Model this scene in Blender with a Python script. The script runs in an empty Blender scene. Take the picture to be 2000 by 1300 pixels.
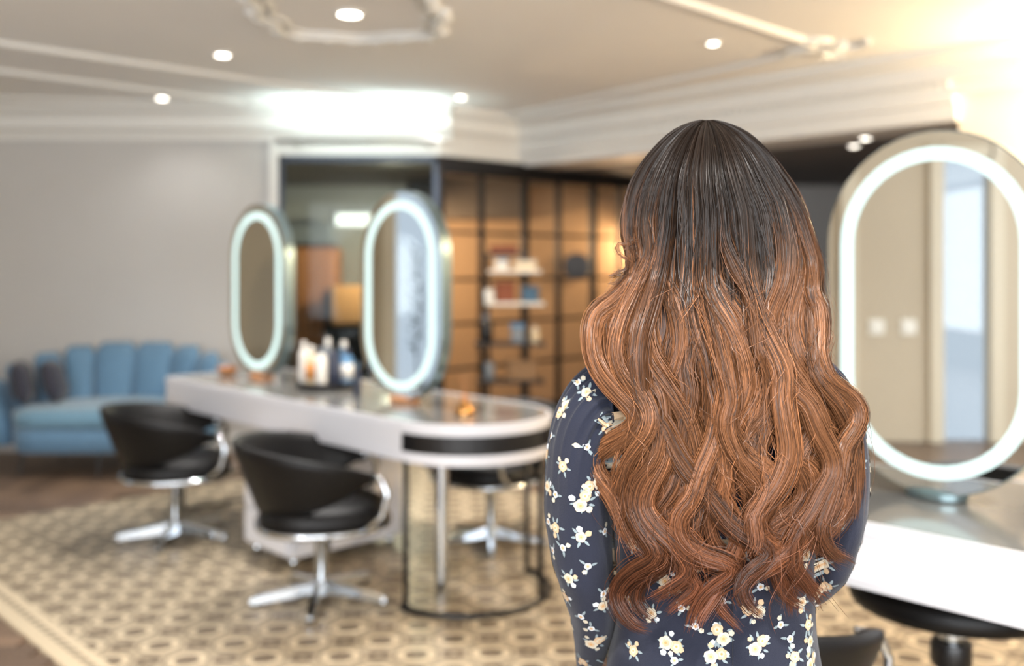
import bpy, bmesh, math, random
import numpy as np
from mathutils import Vector, Matrix
from mathutils.bvhtree import BVHTree

random.seed(7)
RNG = np.random.default_rng(11)
PI = math.pi
scene = bpy.context.scene
COL = scene.collection

# ---------------------------------------------------------------- camera
FPX, CAMH, HORY = 1890.0, 1.45, 520.0          # focal length in pixels, eye height, horizon row
cam_d = bpy.data.cameras.new('camera')
cam = bpy.data.objects.new('camera', cam_d); COL.objects.link(cam)
cam.location = (0, 0, CAMH); cam.rotation_euler = (PI/2, 0, 0)
cam_d.sensor_fit = 'HORIZONTAL'; cam_d.sensor_width = 36.0
cam_d.lens = FPX/2000*36
cam_d.shift_y = -(650-HORY)/2000
cam_d.clip_start = 0.05
cam_d.dof.use_dof = True; cam_d.dof.focus_distance = 1.31; cam_d.dof.aperture_fstop = 1.9
scene.camera = cam

# ---------------------------------------------------------------- light, exposure
w = bpy.data.worlds.new('daylight'); scene.world = w; w.use_nodes = True
w.node_tree.nodes['Background'].inputs[0].default_value = (0.74, 0.86, 1.0, 1)
w.node_tree.nodes['Background'].inputs[1].default_value = 0.5
vs = scene.view_settings
scene.display_settings.display_device = 'sRGB'
vs.view_transform = 'Standard'; vs.look = 'None'; vs.gamma = 1.0; vs.exposure = 0.90
vs.use_curve_mapping = False
cy = scene.cycles
cy.use_adaptive_sampling = True; cy.adaptive_threshold = 0.06
cy.max_bounces = 6; cy.diffuse_bounces = 3; cy.glossy_bounces = 4; cy.transmission_bounces = 4; cy.transparent_max_bounces = 8
cy.caustics_reflective = False; cy.caustics_refractive = False

def area_light(name, loc, rot, sx, sy, power, color):
    l = bpy.data.lights.new(name, 'AREA'); l.shape = 'RECTANGLE'; l.size = sx; l.size_y = sy
    l.energy = power; l.color = color
    o = bpy.data.objects.new(name, l); COL.objects.link(o); o.location = loc; o.rotation_euler = rot
    return o
# area light added as daylight from an assumed shop window behind the viewer
area_light('shopfront_daylight', (-0.2, -2.45, 1.55), (-PI/2, 0, PI), 7.0, 2.1, 230, (0.94, 0.97, 1.0))

def point_light(name, loc, power, color, radius=0.05, parent=None):
    l = bpy.data.lights.new(name, 'POINT'); l.energy = power; l.color = color; l.shadow_soft_size = radius
    o = bpy.data.objects.new(name, l); COL.objects.link(o); o.location = loc
    if parent: o.parent = parent
    return o

# ---------------------------------------------------------------- materials
def lin(c):
    return tuple(((v/255)/12.92 if v/255 <= 0.04045 else ((v/255+0.055)/1.055)**2.4) for v in c)
MATS = {}
def mat(name, rgb, rough=0.5, metal=0.0, var=0.06, scale=18.0, bump=0.0, bscale=120.0, coat=0.0, sheen=0.0, spec=0.5, stretch=None):
    if name in MATS: return MATS[name]
    m = bpy.data.materials.new(name); m.use_nodes = True
    nt = m.node_tree; b = nt.nodes['Principled BSDF']
    c = lin(rgb)
    tc = nt.nodes.new('ShaderNodeTexCoord'); no = nt.nodes.new('ShaderNodeTexNoise')
    no.inputs['Scale'].default_value = scale; no.inputs['Detail'].default_value = 4
    src = tc.outputs['Object']
    if stretch:
        mp = nt.nodes.new('ShaderNodeMapping'); mp.inputs['Scale'].default_value = stretch
        nt.links.new(src, mp.inputs[0]); src = mp.outputs[0]
    nt.links.new(src, no.inputs['Vector'])
    mx = nt.nodes.new('ShaderNodeMix'); mx.data_type = 'RGBA'
    mx.inputs[6].default_value = tuple(max(0, v*(1-var)) for v in c)+(1,)
    mx.inputs[7].default_value = tuple(min(1, v*(1+var)) for v in c)+(1,)
    nt.links.new(no.outputs[0], mx.inputs[0]); nt.links.new(mx.outputs[2], b.inputs['Base Color'])
    b.inputs['Roughness'].default_value = rough; b.inputs['Metallic'].default_value = metal
    b.inputs['Coat Weight'].default_value = coat; b.inputs['Sheen Weight'].default_value = sheen
    b.inputs['Specular IOR Level'].default_value = spec
    if bump:
        n2 = nt.nodes.new('ShaderNodeTexNoise'); n2.inputs['Scale'].default_value = bscale
        nt.links.new(src, n2.inputs['Vector'])
        bp = nt.nodes.new('ShaderNodeBump'); bp.inputs['Strength'].default_value = bump; bp.inputs['Distance'].default_value = 0.004
        nt.links.new(n2.outputs[0], bp.inputs['Height']); nt.links.new(bp.outputs[0], b.inputs['Normal'])
    MATS[name] = m
    return m
def emit(name, rgb, strength):
    if name in MATS: return MATS[name]
    m = bpy.data.materials.new(name); m.use_nodes = True; nt = m.node_tree
    b = nt.nodes['Principled BSDF']; b.inputs['Base Color'].default_value = (.12, .12, .12, 1)
    b.inputs['Emission Color'].default_value = lin(rgb)+(1,); b.inputs['Emission Strength'].default_value = strength
    if strength > 5 and 'cove' not in name: m.cycles.emission_sampling = 'NONE'
    MATS[name] = m; return m
def glass(name, tint=(255, 255, 255), refl=0.08):
    m = bpy.data.materials.new(name); m.use_nodes = True; nt = m.node_tree
    nt.nodes.remove(nt.nodes['Principled BSDF']); out = nt.nodes['Material Output']
    t = nt.nodes.new('ShaderNodeBsdfTransparent'); t.inputs[0].default_value = lin(tint)+(1,)
    g = nt.nodes.new('ShaderNodeBsdfGlossy'); g.inputs['Roughness'].default_value = 0.02
    fr = nt.nodes.new('ShaderNodeLayerWeight'); pw = nt.nodes.new('ShaderNodeMath'); pw.operation = 'POWER'; pw.inputs[1].default_value = 5.0
    ad = nt.nodes.new('ShaderNodeMath'); ad.operation = 'ADD'; ad.inputs[1].default_value = refl/2; ad.use_clamp = True
    mx = nt.nodes.new('ShaderNodeMixShader')
    nt.links.new(fr.outputs[1], pw.inputs[0]); nt.links.new(pw.outputs[0], ad.inputs[0]); nt.links.new(ad.outputs[0], mx.inputs[0])
    nt.links.new(t.outputs[0], mx.inputs[1]); nt.links.new(g.outputs[0], mx.inputs[2])
    nt.links.new(mx.outputs[0], out.inputs[0]); return m

class Ex:
    """tiny expression builder for shader maths"""
    nt = None
    def __init__(s, sock): s.s = sock
    @staticmethod
    def op(kind, *a):
        n = Ex.nt.nodes.new('ShaderNodeMath'); n.operation = kind
        for i, x in enumerate(a):
            if isinstance(x, Ex): Ex.nt.links.new(x.s, n.inputs[i])
            else: n.inputs[i].default_value = x
        return Ex(n.outputs[0])
    def __add__(s, o): return Ex.op('ADD', s, o)
    def __sub__(s, o): return Ex.op('SUBTRACT', s, o)
    def __mul__(s, o): return Ex.op('MULTIPLY', s, o)
    def __truediv__(s, o): return Ex.op('DIVIDE', s, o)
def emin(a, b): return Ex.op('MINIMUM', a, b)
def emax(a, b): return Ex.op('MAXIMUM', a, b)
def eabs(a): return Ex.op('ABSOLUTE', a)
def lt(a, b): return Ex.op('LESS_THAN', a, b)
def gt(a, b): return Ex.op('GREATER_THAN', a, b)
def cell(a, p): return Ex.op('WRAP', a, p/2, -p/2)       # signed offset from the nearest lattice line

D2 = (0.6936, -0.7203); N2 = (0.7203, 0.6936)             # along the tables / across them
def dn(a, b, z=0.0): return (a*D2[0]+b*N2[0], a*D2[1]+b*N2[1], z)
TROT = math.atan2(D2[1], D2[0])

M_WALL = mat('grey_wall_paint', (193, 191, 188), 0.75, var=0.03, scale=3, bump=0.05)
M_CEIL = mat('ceiling_paint', (242, 240, 237), 0.8, var=0.02, scale=2)
M_TRIM = mat('white_trim_paint', (226, 225, 221), 0.45, var=0.02, bump=0.03)
M_CREAM = mat('cream_woodwork', (204, 192, 170), 0.5, var=0.03)
M_BEIGE = mat('beige_wall_paint', (186, 172, 150), 0.75, var=0.03, scale=3)
M_BLACK = mat('black_steel', (18, 17, 19), 0.35, var=0.15, scale=40)
M_CHROME = mat('polished_chrome', (205, 210, 215), 0.13, 1.0, var=0.04)
M_WHITE = mat('white_lacquer', (225, 224, 228), 0.35, var=0.02, coat=0.2)
M_LEATHER = mat('black_leather', (9, 8, 9), 0.45, var=0.25, scale=60, bump=0.15, bscale=300, spec=0.3)
M_TABLE = mat('dark_grey_tabletop', (126, 124, 120), 0.14, var=0.10, scale=9, coat=0.3)
M_MIRROR = mat('silvered_mirror', (228, 232, 232), 0.015, 1.0, var=0.005)
M_HOUSE = mat('brushed_mirror_housing', (120, 138, 142), 0.3, 0.8, var=0.06, scale=60)
M_LED = emit('mirror_led_strip', (220, 250, 245), 0.70)
M_GLASS = glass('clear_glass')
M_PLAST = mat('white_plastic', (236, 232, 222), 0.4, var=0.02)
M_WOODL = mat('honey_wood', (190, 128, 78), 0.45, var=0.25, scale=6, stretch=(1, 1, 9))
M_ORANGE = mat('orange_brown_wood', (206, 138, 90), 0.45, var=0.18, scale=4, stretch=(6, 6, 0.8))
M_BRASS = mat('brass', (214, 158, 96), 0.25, 1.0, var=0.08)
M_TAN = mat('warm_tan_wall', (186, 150, 112), 0.7, var=0.06, scale=3)
M_DARKC = mat('charcoal_ceiling_paint', (104, 100, 100), 0.7, var=0.08, scale=4)

# ---------------------------------------------------------------- mesh builder
class MB:
    def __init__(s): s.v = []; s.f = []
    def add(s, v, f):
        k = len(s.v); s.v += [tuple(p) for p in v]; s.f += [tuple(i+k for i in q) for q in f]; return s
    def box(s, x0, x1, y0, y1, z0, z1):
        return s.add([(x0,y0,z0),(x1,y0,z0),(x1,y1,z0),(x0,y1,z0),(x0,y0,z1),(x1,y0,z1),(x1,y1,z1),(x0,y1,z1)],
                     [(0,3,2,1),(4,5,6,7),(0,1,5,4),(1,2,6,5),(2,3,7,6),(3,0,4,7)])
    def bbox(s, x0, x1, y0, y1, z0, z1, b=0.006):
        bm = bmesh.new(); bmesh.ops.create_cube(bm, size=1)
        for v in bm.verts: v.co = Vector(((x0+x1)/2+v.co.x*(x1-x0), (y0+y1)/2+v.co.y*(y1-y0), (z0+z1)/2+v.co.z*(z1-z0)))
        bmesh.ops.bevel(bm, geom=bm.edges[:], offset=b, segments=2, affect='EDGES', profile=0.6)
        bm.verts.index_update()
        s.add([v.co[:] for v in bm.verts], [[v.index for v in f.verts] for f in bm.faces]); bm.free(); return s
    def prism(s, poly, z0, z1):
        n = len(poly)
        v = [(p[0], p[1], z0) for p in poly]+[(p[0], p[1], z1) for p in poly]
        f = [tuple(range(n-1, -1, -1)), tuple(range(n, 2*n))]+[(i, (i+1) % n, n+(i+1) % n, n+i) for i in range(n)]
        return s.add(v, f)
    def ringprism(s, outer, inner, z0, z1):
        n = len(outer); v = []
        for P in (outer, inner):
            for z in (z0, z1): v += [(p[0], p[1], z) for p in P]
        f = []
        for i in range(n):
            j = (i+1) % n
            f += [(i, j, n+j, n+i), (2*n+j, 2*n+i, 3*n+i, 3*n+j), (n+i, n+j, 3*n+j, 3*n+i), (j, i, 2*n+i, 2*n+j)]
        return s.add(v, f)
    def loft(s, rings, cap=True, closed=True):
        n = len(rings[0]); v = [p for r in rings for p in r]; f = []
        for k in range(len(rings)-1):
            for i in range(n if closed else n-1):
                j = (i+1) % n
                f.append((k*n+i, k*n+j, (k+1)*n+j, (k+1)*n+i))
        if cap:
            f.append(tuple(range(n-1, -1, -1))); f.append(tuple((len(rings)-1)*n+i for i in range(n)))
        return s.add(v, f)
    def lathe(s, prof, cx=0, cy=0, n=24, sx=1, sy=1):
        return s.loft([[(cx+r*sx*math.cos(2*PI*i/n), cy+r*sy*math.sin(2*PI*i/n), z) for i in range(n)] for r, z in prof])
    def tube(s, path, r, n=8, closed=False):
        P = [Vector(p) for p in path]; m = len(P); rings = []
        up = None
        for i in range(m):
            a = P[(i-1) % m] if (closed or i > 0) else P[i]
            b = P[(i+1) % m] if (closed or i < m-1) else P[i]
            t = (b-a).normalized()
            if up is None: up = Vector((0, 0, 1)) if abs(t.z) < 0.9 else Vector((1, 0, 0))
            x = t.cross(up)
            if x.length < 1e-4: x = t.orthogonal()
            x.normalize(); y = x.cross(t).normalized(); up = y
            rr = r[i] if hasattr(r, '__len__') else r
            rings.append([tuple(P[i]+x*(rr*math.cos(2*PI*k/n))+y*(rr*math.sin(2*PI*k/n))) for k in range(n)])
        if closed: rings.append(rings[0]); return s.loft(rings, cap=False)
        return s.loft(rings)
    def sphere(s, c, rx, ry=None, rz=None, n=10, m=7):
        ry = ry or rx; rz = rz or rx
        return s.loft([[(c[0]+rx*max(.02, math.sin(PI*k/m))*math.cos(2*PI*i/n), c[1]+ry*max(.02, math.sin(PI*k/m))*math.sin(2*PI*i/n), c[2]-rz*math.cos(PI*k/m)) for i in range(n)] for k in range(m+1)])
    def rot(s, M):
        s.v = [tuple(M @ Vector(p)) for p in s.v]; return s
    def build(s, name, m, parent=None, smooth=False, angle=None):
        me = bpy.data.meshes.new(name); me.from_pydata(s.v, [], s.f); me.validate()
        for x in (m if isinstance(m, (list, tuple)) else [m]): me.materials.append(x)
        bm = bmesh.new(); bm.from_mesh(me); bmesh.ops.recalc_face_normals(bm, faces=bm.faces[:]); bm.to_mesh(me); bm.free()
        if smooth: me.shade_smooth()
        if smooth and angle: me.set_sharp_from_angle(angle=math.radians(angle))
        o = bpy.data.objects.new(name, me); COL.objects.link(o)
        if parent: o.parent = parent
        return o

def tag(o, label=None, cat=None, group=None, kind=None):
    if label: o['label'] = label
    if cat: o['category'] = cat
    if group: o['group'] = group
    if kind: o['kind'] = kind
    return o
def empty(name, loc=(0, 0, 0), rz=0.0):
    o = bpy.data.objects.new(name, None); COL.objects.link(o); o.location = loc; o.rotation_euler = (0, 0, rz)
    o.empty_display_size = 0.1; return o
def thing(name, label, cat, loc=(0, 0, 0), rz=0.0, group=None):
    return tag(empty(name, loc, rz), label, cat, group)
def copy_tree(o, parent=None):
    c = o.copy(); COL.objects.link(c); c.parent = parent
    for ch in list(o.children): copy_tree(ch, c)
    return c
def struct(o): o['kind'] = 'structure'; return o
def profile_along(p0, p1, prof, out):
    """extrude a (distance out of the wall, height) profile from p0 to p1; out = unit normal in plan"""
    mb = MB()
    mb.loft([[(p[0]+out[0]*u, p[1]+out[1]*u, z) for u, z in prof] for p in (p0, p1)])
    return mb

# ---------------------------------------------------------------- the room
ZC = 2.69
B0 = dn(-5.88, 5.80); B1 = dn(-2.26, 5.80)                # ceiling beam, far and near end
PC = (-0.57, 7.61)                                         # corner of the glass partition
WL, YR, XR = -4.2, -2.6, 4.9

# floor
INL = (-6.02, 1.5, 1.26, 4.40)                             # tiled inlay: range along d, range along n
fl = struct(MB().box(WL-.2, XR+.3, YR-.2, 10.5, -0.2, -0.012).build('floor', mat('dark_wood_floor', (112, 92, 76), 0.4, var=0.3, scale=5, stretch=(1, 8, 1))))
tm = bpy.data.materials.new('patterned_tile'); tm.use_nodes = True; nt = tm.node_tree; Ex.nt = nt
bs = nt.nodes['Principled BSDF']
geo = nt.nodes.new('ShaderNodeNewGeometry'); sep = nt.nodes.new('ShaderNodeSeparateXYZ'); nt.links.new(geo.outputs['Position'], sep.inputs[0])
X, Y = Ex(sep.outputs[0]), Ex(sep.outputs[1])
ca, sa = math.cos(0.06), math.sin(0.06)
U, V = X*ca+Y*sa, Y*ca-X*sa
PX_, PY_ = 0.28, 0.29
def octo(u, v):
    a, b = eabs(u)/0.072, eabs(v)/0.070
    return emax(emax(a, b), (a+b)*0.70)
oA = emin(octo(cell(U, PX_), cell(V, PY_)), octo(cell(U+PX_/2, PX_), cell(V+PY_/2, PY_)))
def rr(u, v): return Ex.op('SQRT', u*u+v*v*0.8)
rB = emin(rr(cell(U+PX_/2, PX_), cell(V, PY_)), rr(cell(U, PX_), cell(V+PY_/2, PY_)))
k1 = lt(oA, 0.62)                                          # dark lozenge
k2 = gt(oA, 0.98)*lt(oA, 1.16)                             # dark line round the light band
k3 = gt(rB, 0.012)*lt(rB, 0.044)                           # rosette
k4 = gt(rB, 0.050)*lt(rB, 0.058)
dark = emin(emax(k1, gt(oA, 1.0)*0.45)+k2*0.45+k3*0.55, 1.0)
pn = X*N2[0]+Y*N2[1]; pdd = X*D2[0]+Y*D2[1]
bord = lt(pn, INL[2]+0.13)
dots = lt(eabs(pn-(INL[2]+0.075)), 0.014)*lt(eabs(cell(pdd, 0.062)), 0.018)
dark = emax(dark*(bord*-1.0+1.0), dots)
nz = nt.nodes.new('ShaderNodeTexNoise'); nz.inputs['Scale'].default_value = 60; nt.links.new(geo.outputs['Position'], nz.inputs['Vector'])
dark = dark*(Ex(nz.outputs[0])*0.5+0.7)
mx = nt.nodes.new('ShaderNodeMix'); mx.data_type = 'RGBA'; mx.clamp_factor = True
mx.inputs[6].default_value = lin((206, 189, 160))+(1,); mx.inputs[7].default_value = lin((108, 94, 77))+(1,)
nt.links.new(dark.s, mx.inputs[0]); nt.links.new(mx.outputs[2], bs.inputs['Base Color'])
bs.inputs['Roughness'].default_value = 0.38; bs.inputs['Specular IOR Level'].default_value = 0.45
poly = [dn(INL[0], INL[2]), dn(INL[1], INL[2]), dn(INL[1], INL[3]), dn(INL[0], INL[3])]
MB().prism(poly, -0.0119, 0.003).build('tile_inlay', tm, fl)
# herringbone planks where the wood shows
PLK = [mat('plank_stain_%d' % i, c, 0.38, var=0.25, scale=5, stretch=(2, 14, 2)) for i, c in enumerate([(118, 96, 79), (101, 83, 69), (131, 107, 87)])]
pl_me = []
for m_ in PLK:
    o = MB().bbox(-0.0485, 0.0485, -0.298, 0.298, -0.012, 0.0, 0.002).build('plank', m_, fl); pl_me.append(o.data); bpy.data.objects.remove(o)
def seen(x, y):
    if y < 2.9 or y > 7.6: return False
    px = 1000+FPX*x/y; py = HORY+FPX*CAMH/y
    return -120 < px < 560 and py < 1420
npl = 0
LP, WP = 0.6, 0.1
for i in range(-60, 70):
    for j in range(-14, 14):
        for q in (0, 1):
            # herringbone lattice on axes x, y
            bx = i*WP+j*LP; by = -i*WP+j*LP
            if q == 0: cx, cy, rz = bx+WP/2, by+LP/2, 0.0
            else: cx, cy, rz = bx+WP+LP/2, by+LP-WP/2, PI/2
            cy += 5.0; cx -= 2.0
            a_ = cx*D2[0]+cy*D2[1]; b_ = cx*N2[0]+cy*N2[1]
            if INL[0]+0.12 < a_ and b_ > INL[2]+0.12: continue
            if not seen(cx, cy) or npl >= 296: continue
            o = bpy.data.objects.new('plank', random.choice(pl_me)); COL.objects.link(o); o.parent = fl
            o.location = (cx, cy, 0); o.rotation_euler = (0, 0, rz); npl += 1

# ceilings
cpoly = [(WL, YR), (XR, YR), (XR, 2.9), (B1[0]+1.6*D2[0], B1[1]+1.6*D2[1]), B1[:2], B0[:2], PC, (WL, PC[1])]
struct(MB().prism(cpoly, ZC, ZC+0.1).build('ceiling', M_CEIL))
struct(MB().prism([(-2.75, 7.72), (-0.6, 7.72), (B0[0]+.03, B0[1]+.06), (B0[0]+.34, B0[1]+.32), (B1[0]+.34, B1[1]+.32), (XR, 4.2), (XR, 10.3), (-2.75, 10.3)], 2.30, 2.40).build('ceiling_lower', M_DARKC))
# walls
struct(MB().box(WL-.1, -1.83, 7.61, 7.71, 0, ZC).build('wall_back', M_WALL))
struct(MB().box(-1.83, PC[0], 7.61, 7.71, 2.32, ZC).build('wall_over_panel', M_TRIM))
struct(MB().prism([PC, (B0[0], B0[1]), (B0[0]-.07, B0[1]+.07), (PC[0]-.07, PC[1]+.07)], 2.32, ZC).build('wall_over_partition', M_TRIM))
struct(MB().box(-1.05, 1.6, 10.2, 10.3, 0, 2.3).build('wall_far', M_TAN))
struct(MB().box(-2.75, -1.05, 10.2, 10.3, 0, 2.3).build('wall_far_grey', M_WALL))
struct(MB().box(1.6, XR, 10.2, 10.3, 0, 2.3).build('wall_far_right', M_WALL))
struct(MB().box(-2.85, -2.75, 7.71, 10.3, 0, 2.3).build('wall_far_left', M_WALL))
struct(MB().box(XR, XR+.1, YR, 10.3, 0, ZC).build('wall_right', M_WALL))
MWR = mat('pale_cream_wall', (236, 226, 208), 0.7, var=0.02, scale=3)
struct(MB().prism([B1[:2], dn(0.15, 5.80)[:2], dn(0.15, 5.95)[:2], (B1[0]+.15*N2[0], B1[1]+.15*N2[1])], 0, ZC).build('wall_angled', MWR))
# left wall with a glazed door and a tall window
wl = MB()
for y0, y1, z0, z1 in [(YR, 0.12, 0, ZC), (0.12, 0.54, 2.36, ZC), (0.54, 4.35, 0, ZC), (4.35, 5.26, 2.36, ZC), (5.26, 7.61, 0, ZC)]:
    wl.box(WL-.1, WL, y0, y1, z0, z1)
struct(wl.build('wall_left', M_BEIGE))
def opening(name, y0, y1, z0, z1):
    g = struct(MB().box(WL-.06, WL-.05, y0, y1, z0, z1).build(name, M_GLASS))
    f = MB()
    for a, b in ((y0-.09, y0+.02), (y1-.02, y1+.09)): f.box(WL-.1, WL+.03, a, b, z0, z1+.09)
    f.box(WL-.1, WL+.03, y0, y1, z1-.02, z1+.09)
    f.build('window_frame', M_CREAM, g); return g
opening('window_1', 0.12, 0.54, 0.0, 2.36)
opening('window_2', 4.35, 5.26, 0.0, 2.36)
tr = MB()
tr.box(WL, WL+.03, 1.22, 1.36, 0, ZC)
struct(tr.build('trim_1', M_CREAM))
# rear wall: assumed shopfront glazing, unseen, added for soft front light
rw = MB()
for x0, x1, z0, z1 in [(WL, -3.8, 0, ZC), (3.4, XR, 0, ZC), (-3.8, 3.4, 2.6, ZC), (-3.8, 3.4, 0, .5)]: rw.box(x0, x1, YR-.1, YR, z0, z1)
struct(rw.build('wall_rear', M_WALL))
g3 = struct(MB().box(-3.8, 3.4, YR-.06, YR-.05, .5, 2.6).build('window_3', M_GLASS))
for x in (-3.8, -1.4, 1.0, 3.35): MB().box(x, x+.05, YR-.1, YR, .5, 2.6).build('window_frame', M_BLACK, g3)
# baseboard and crown mouldings
struct(profile_along((WL, 7.61), (-1.83, 7.61), [(0, 0), (.02, 0), (.02, .11), (.012, .13), (0, .13)], (0, -1)).build('baseboard_back', M_TRIM))
CROWN = [(0, 2.44), (.025, 2.44), (.035, 2.475), (.06, 2.50), (.10, 2.52), (.115, 2.555), (.125, 2.60), (.16, 2.63), (.21, 2.645), (.225, 2.665), (.225, ZC), (0, ZC)]
struct(profile_along((WL, 7.61), (PC[0]+.1, 7.61), CROWN, (0, -1)).build('trim_2', M_TRIM))
t3 = profile_along(PC, (B0[0]+.1*N2[0], B0[1]+.1*N2[1]), [(u*.8, z) for u, z in CROWN], D2)
struct(t3.build('trim_3', M_TRIM))
# ceiling beam with stepped mouldings and a bead row
BP = [(0, 2.30), (.03, 2.30), (.045, 2.345), (.05, 2.39), (.075, 2.40), (.085, 2.44), (.09, 2.50), (.13, 2.52), (.15, 2.56), (.155, 2.60), (.20, 2.62), (.25, 2.645), (.27, 2.66), (.27, ZC), (-.42, ZC), (-.42, 2.30)]
bt = struct(profile_along(B0, B1, BP, (-N2[0], -N2[1])).build('ceiling_beam', M_TRIM))
bd = MB()
for i in range(60):
    c = dn(-5.7+i*0.058, 5.80-.112)
    bd.sphere((c[0], c[1], 2.50), .018, n=6, m=4)
tag(bd.build('bead_row', M_TRIM, bt), kind='stuff')
profile_along(B1, dn(0.15, 5.80), [(u, z) for u, z in BP[:14] if u >= 0 and z >= 2.44]+[(0, ZC), (0, 2.44)], (-N2[0], -N2[1])).build('wall_crown', M_TRIM, bt)
# raised mouldings on the ceiling
def ridge(mb, p, q, r=.028):
    P = [Vector((*p, ZC)), Vector((*q, ZC))]
    t = (P[1]-P[0]).normalized(); s_ = Vector((t.y, -t.x, 0))
    prof = [(-r, 0), (-r*.8, -.012), (-r*.3, -.026), (r*.3, -.026), (r*.8, -.012), (r, 0), (r, .02), (-r, .02)]
    mb.loft([[tuple(c+s_*u+Vector((0, 0, z))) for u, z in prof] for c in P])
def scroll(mb, c, s=.14):
    for k in range(4):
        a0 = k*PI/2+.78
        pts = []
        for i in range(14):
            a = a0+i*.42; r_ = s*(1-i/15)*.55
            pts.append((c[0]+s*.55*math.cos(a0)+r_*math.cos(a), c[1]+s*.55*math.sin(a0)+r_*math.sin(a), ZC-.012))
        mb.tube(pts, .016, 6)
cA = dn(-5.80, 5.45); cB = dn(-2.70, 5.05); cC = dn(-2.70, 1.2); cD = dn(-5.80, 1.2)
mm = MB(); ridge(mm, cA[:2], cB[:2]); ridge(mm, cB[:2], cC[:2]); ridge(mm, cA[:2], cD[:2]); ridge(mm, cD[:2], cC[:2])
scroll(mm, cB, .22); scroll(mm, cA, .16)
struct(mm.build('trim_4', M_TRIM))
mm = MB(); e0 = dn(-6.62, 3.75); e1 = dn(-6.62, 1.6)
ridge(mm, e0[:2], e1[:2]); ridge(mm, e0[:2], (-4.1, 7.0)); scroll(mm, e0, .15)
struct(mm.build('trim_5', M_TRIM))

# assumed linear uplight, added to wash crown and ceiling with cool light
M_COVE = emit('cove_led', (222, 246, 246), 17.0)
cv = thing('linear_uplight', 'slim linear uplight in front of the crown moulding above the smoky pane', 'light', (-1.15, 7.20, 0))
MB().box(-.60, .60, -.03, .03, 2.395, 2.40).build('led_strip', M_COVE, cv)
MB().box(-.61, .61, -.045, -.036, 2.37, 2.402).build('lip', M_TRIM, cv)
MB().box(-.61, .61, -.045, .045, 2.37, 2.39).build('tray', M_TRIM, cv)
for x in (-.5, .5): MB().box(x-.012, x+.012, .04, .41, 2.375, 2.388).build('bracket', M_TRIM, cv)

# ---------------------------------------------------------------- glazed partition
pt = struct(empty('wall_partition', (PC[0], PC[1], 0), math.atan2(N2[1], N2[0])))     # local x runs along the glazing
COLS = [(0.0, .05), (.443, .022), (.943, .045), (1.357, .022), (1.82, .05), (2.2, .022), (2.58, .05)]
ROWS = [.26, .63, .99, 1.345, 1.72]
for x, w_ in COLS: MB().bbox(x-w_/2, x+w_/2, -.03, .03, 0, 2.30, .004).build('mullion', M_BLACK, pt)
MB().bbox(-.03, 2.6, -.035, .035, 2.18, 2.32, .004).build('header', M_BLACK, pt)
MB().bbox(-.03, 2.6, -.035, .035, 0, .08, .004).build('bottom_rail', M_BLACK, pt)
xs = [c[0] for c in COLS]; zs = [.08]+ROWS+[2.18]
for a, b in zip(xs[:-1], xs[1:]):
    for z in ROWS: MB().box(a+.01, b-.01, -.018, .018, z-.012, z+.012).build('muntin', M_BLACK, pt)
    for z0, z1 in zip(zs[:-1], zs[1:]): MB().box(a+.01, b-.01, -.004, .004, z0+.01, z1-.01).build('pane', M_GLASS, pt)
# big front pane in a dark steel frame
M_FRAME = mat('slate_steel', (58, 66, 78), 0.35, 0.5, var=0.1)
M_SMOKE = glass('smoky_glass', (206, 220, 226), 0.015)
fp = struct(empty('window_4', (0, 7.61, 0)))
for x0, x1, z0, z1 in [(-1.83, -1.79, 0, 2.32), (-.62, -.57, 0, 2.32), (-1.83, -.57, 2.265, 2.32), (-1.83, -.57, 0, .08)]:
    MB().bbox(x0, x1, -.03, .03, z0, z1, .004).build('window_frame', M_FRAME, fp)
MB().box(-1.79, -.62, -.005, .005, .08, 2.265).build('pane', M_SMOKE, fp)
struct(MB().box(-1.90, -1.83, 7.57, 7.61, 0, 2.44).build('trim_6', M_TRIM))

# things beyond the glass
wc = thing('wooden_cabinet', 'tall orange-brown wooden cabinet standing behind the smoky front pane', 'cabinet', (-1.98, 9.95, 0))
MB().bbox(-.2, .2, -.2, .2, 0, 1.64, .01).build('body', M_ORANGE, wc)
for s in (-1, 1):
    dr = MB().bbox(min(0, s*.19), max(0, s*.19), -.215, -.2, .06, 1.6, .004).build('door', M_ORANGE, wc)
    MB().tube([(s*.03, -.225, .8), (s*.03, -.225, .95)], .006, 6).build('handle', M_BRASS, dr)
lb = thing('light_box', 'flat glowing white wall light above the wooden cabinet', 'light', (-1.62, 10.19, 1.87))
MB().bbox(-.24, .24, -.05, 0, 0, .14, .006).build('case', M_TRIM, lb)
MB().box(-.22, .22, -.056, -.05, .015, .125).build('diffuser', emit('light_box_glow', (255, 236, 210), 2.6), lb)
hood = thing('wall_duct', 'pale grey box duct fixed above the wooden cabinet', 'duct', (-2.05, 10.19, 1.68))
MB().bbox(-.22, .2, -.3, 0, 0, .2, .01).build('body', mat('pale_grey_metal', (170, 175, 178), 0.35, 0.4), hood)
MB().bbox(-.24, .22, -.31, 0, -.03, .0, .004).build('flange', M_BLACK, hood)
bk = struct(MB().box(-1.05, 0.15, 9.6, 10.2, 1.93, 2.3).build('wall_bulkhead', mat('taupe_paint', (112, 98, 84), 0.7)))  # taupe box added to darken the upper part of the tan wall
ac = thing('high_back_chair', 'black high-backed chair with a peach towel seen through the front pane', 'chair', (-1.5, 9.3, 0), .4)
MB().bbox(-.27, .27, -.25, .27, .40, .52, .05).build('seat', M_LEATHER, ac, True)
MB().bbox(-.26, .26, .2, .32, .5, 1.22, .05).build('backrest', M_LEATHER, ac, True)
MB().bbox(-.2, .22, .17, .345, .88, 1.26, .03).build('towel', mat('peach_towel', (222, 164, 112), 0.9, bump=0.3), ac, True)
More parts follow.
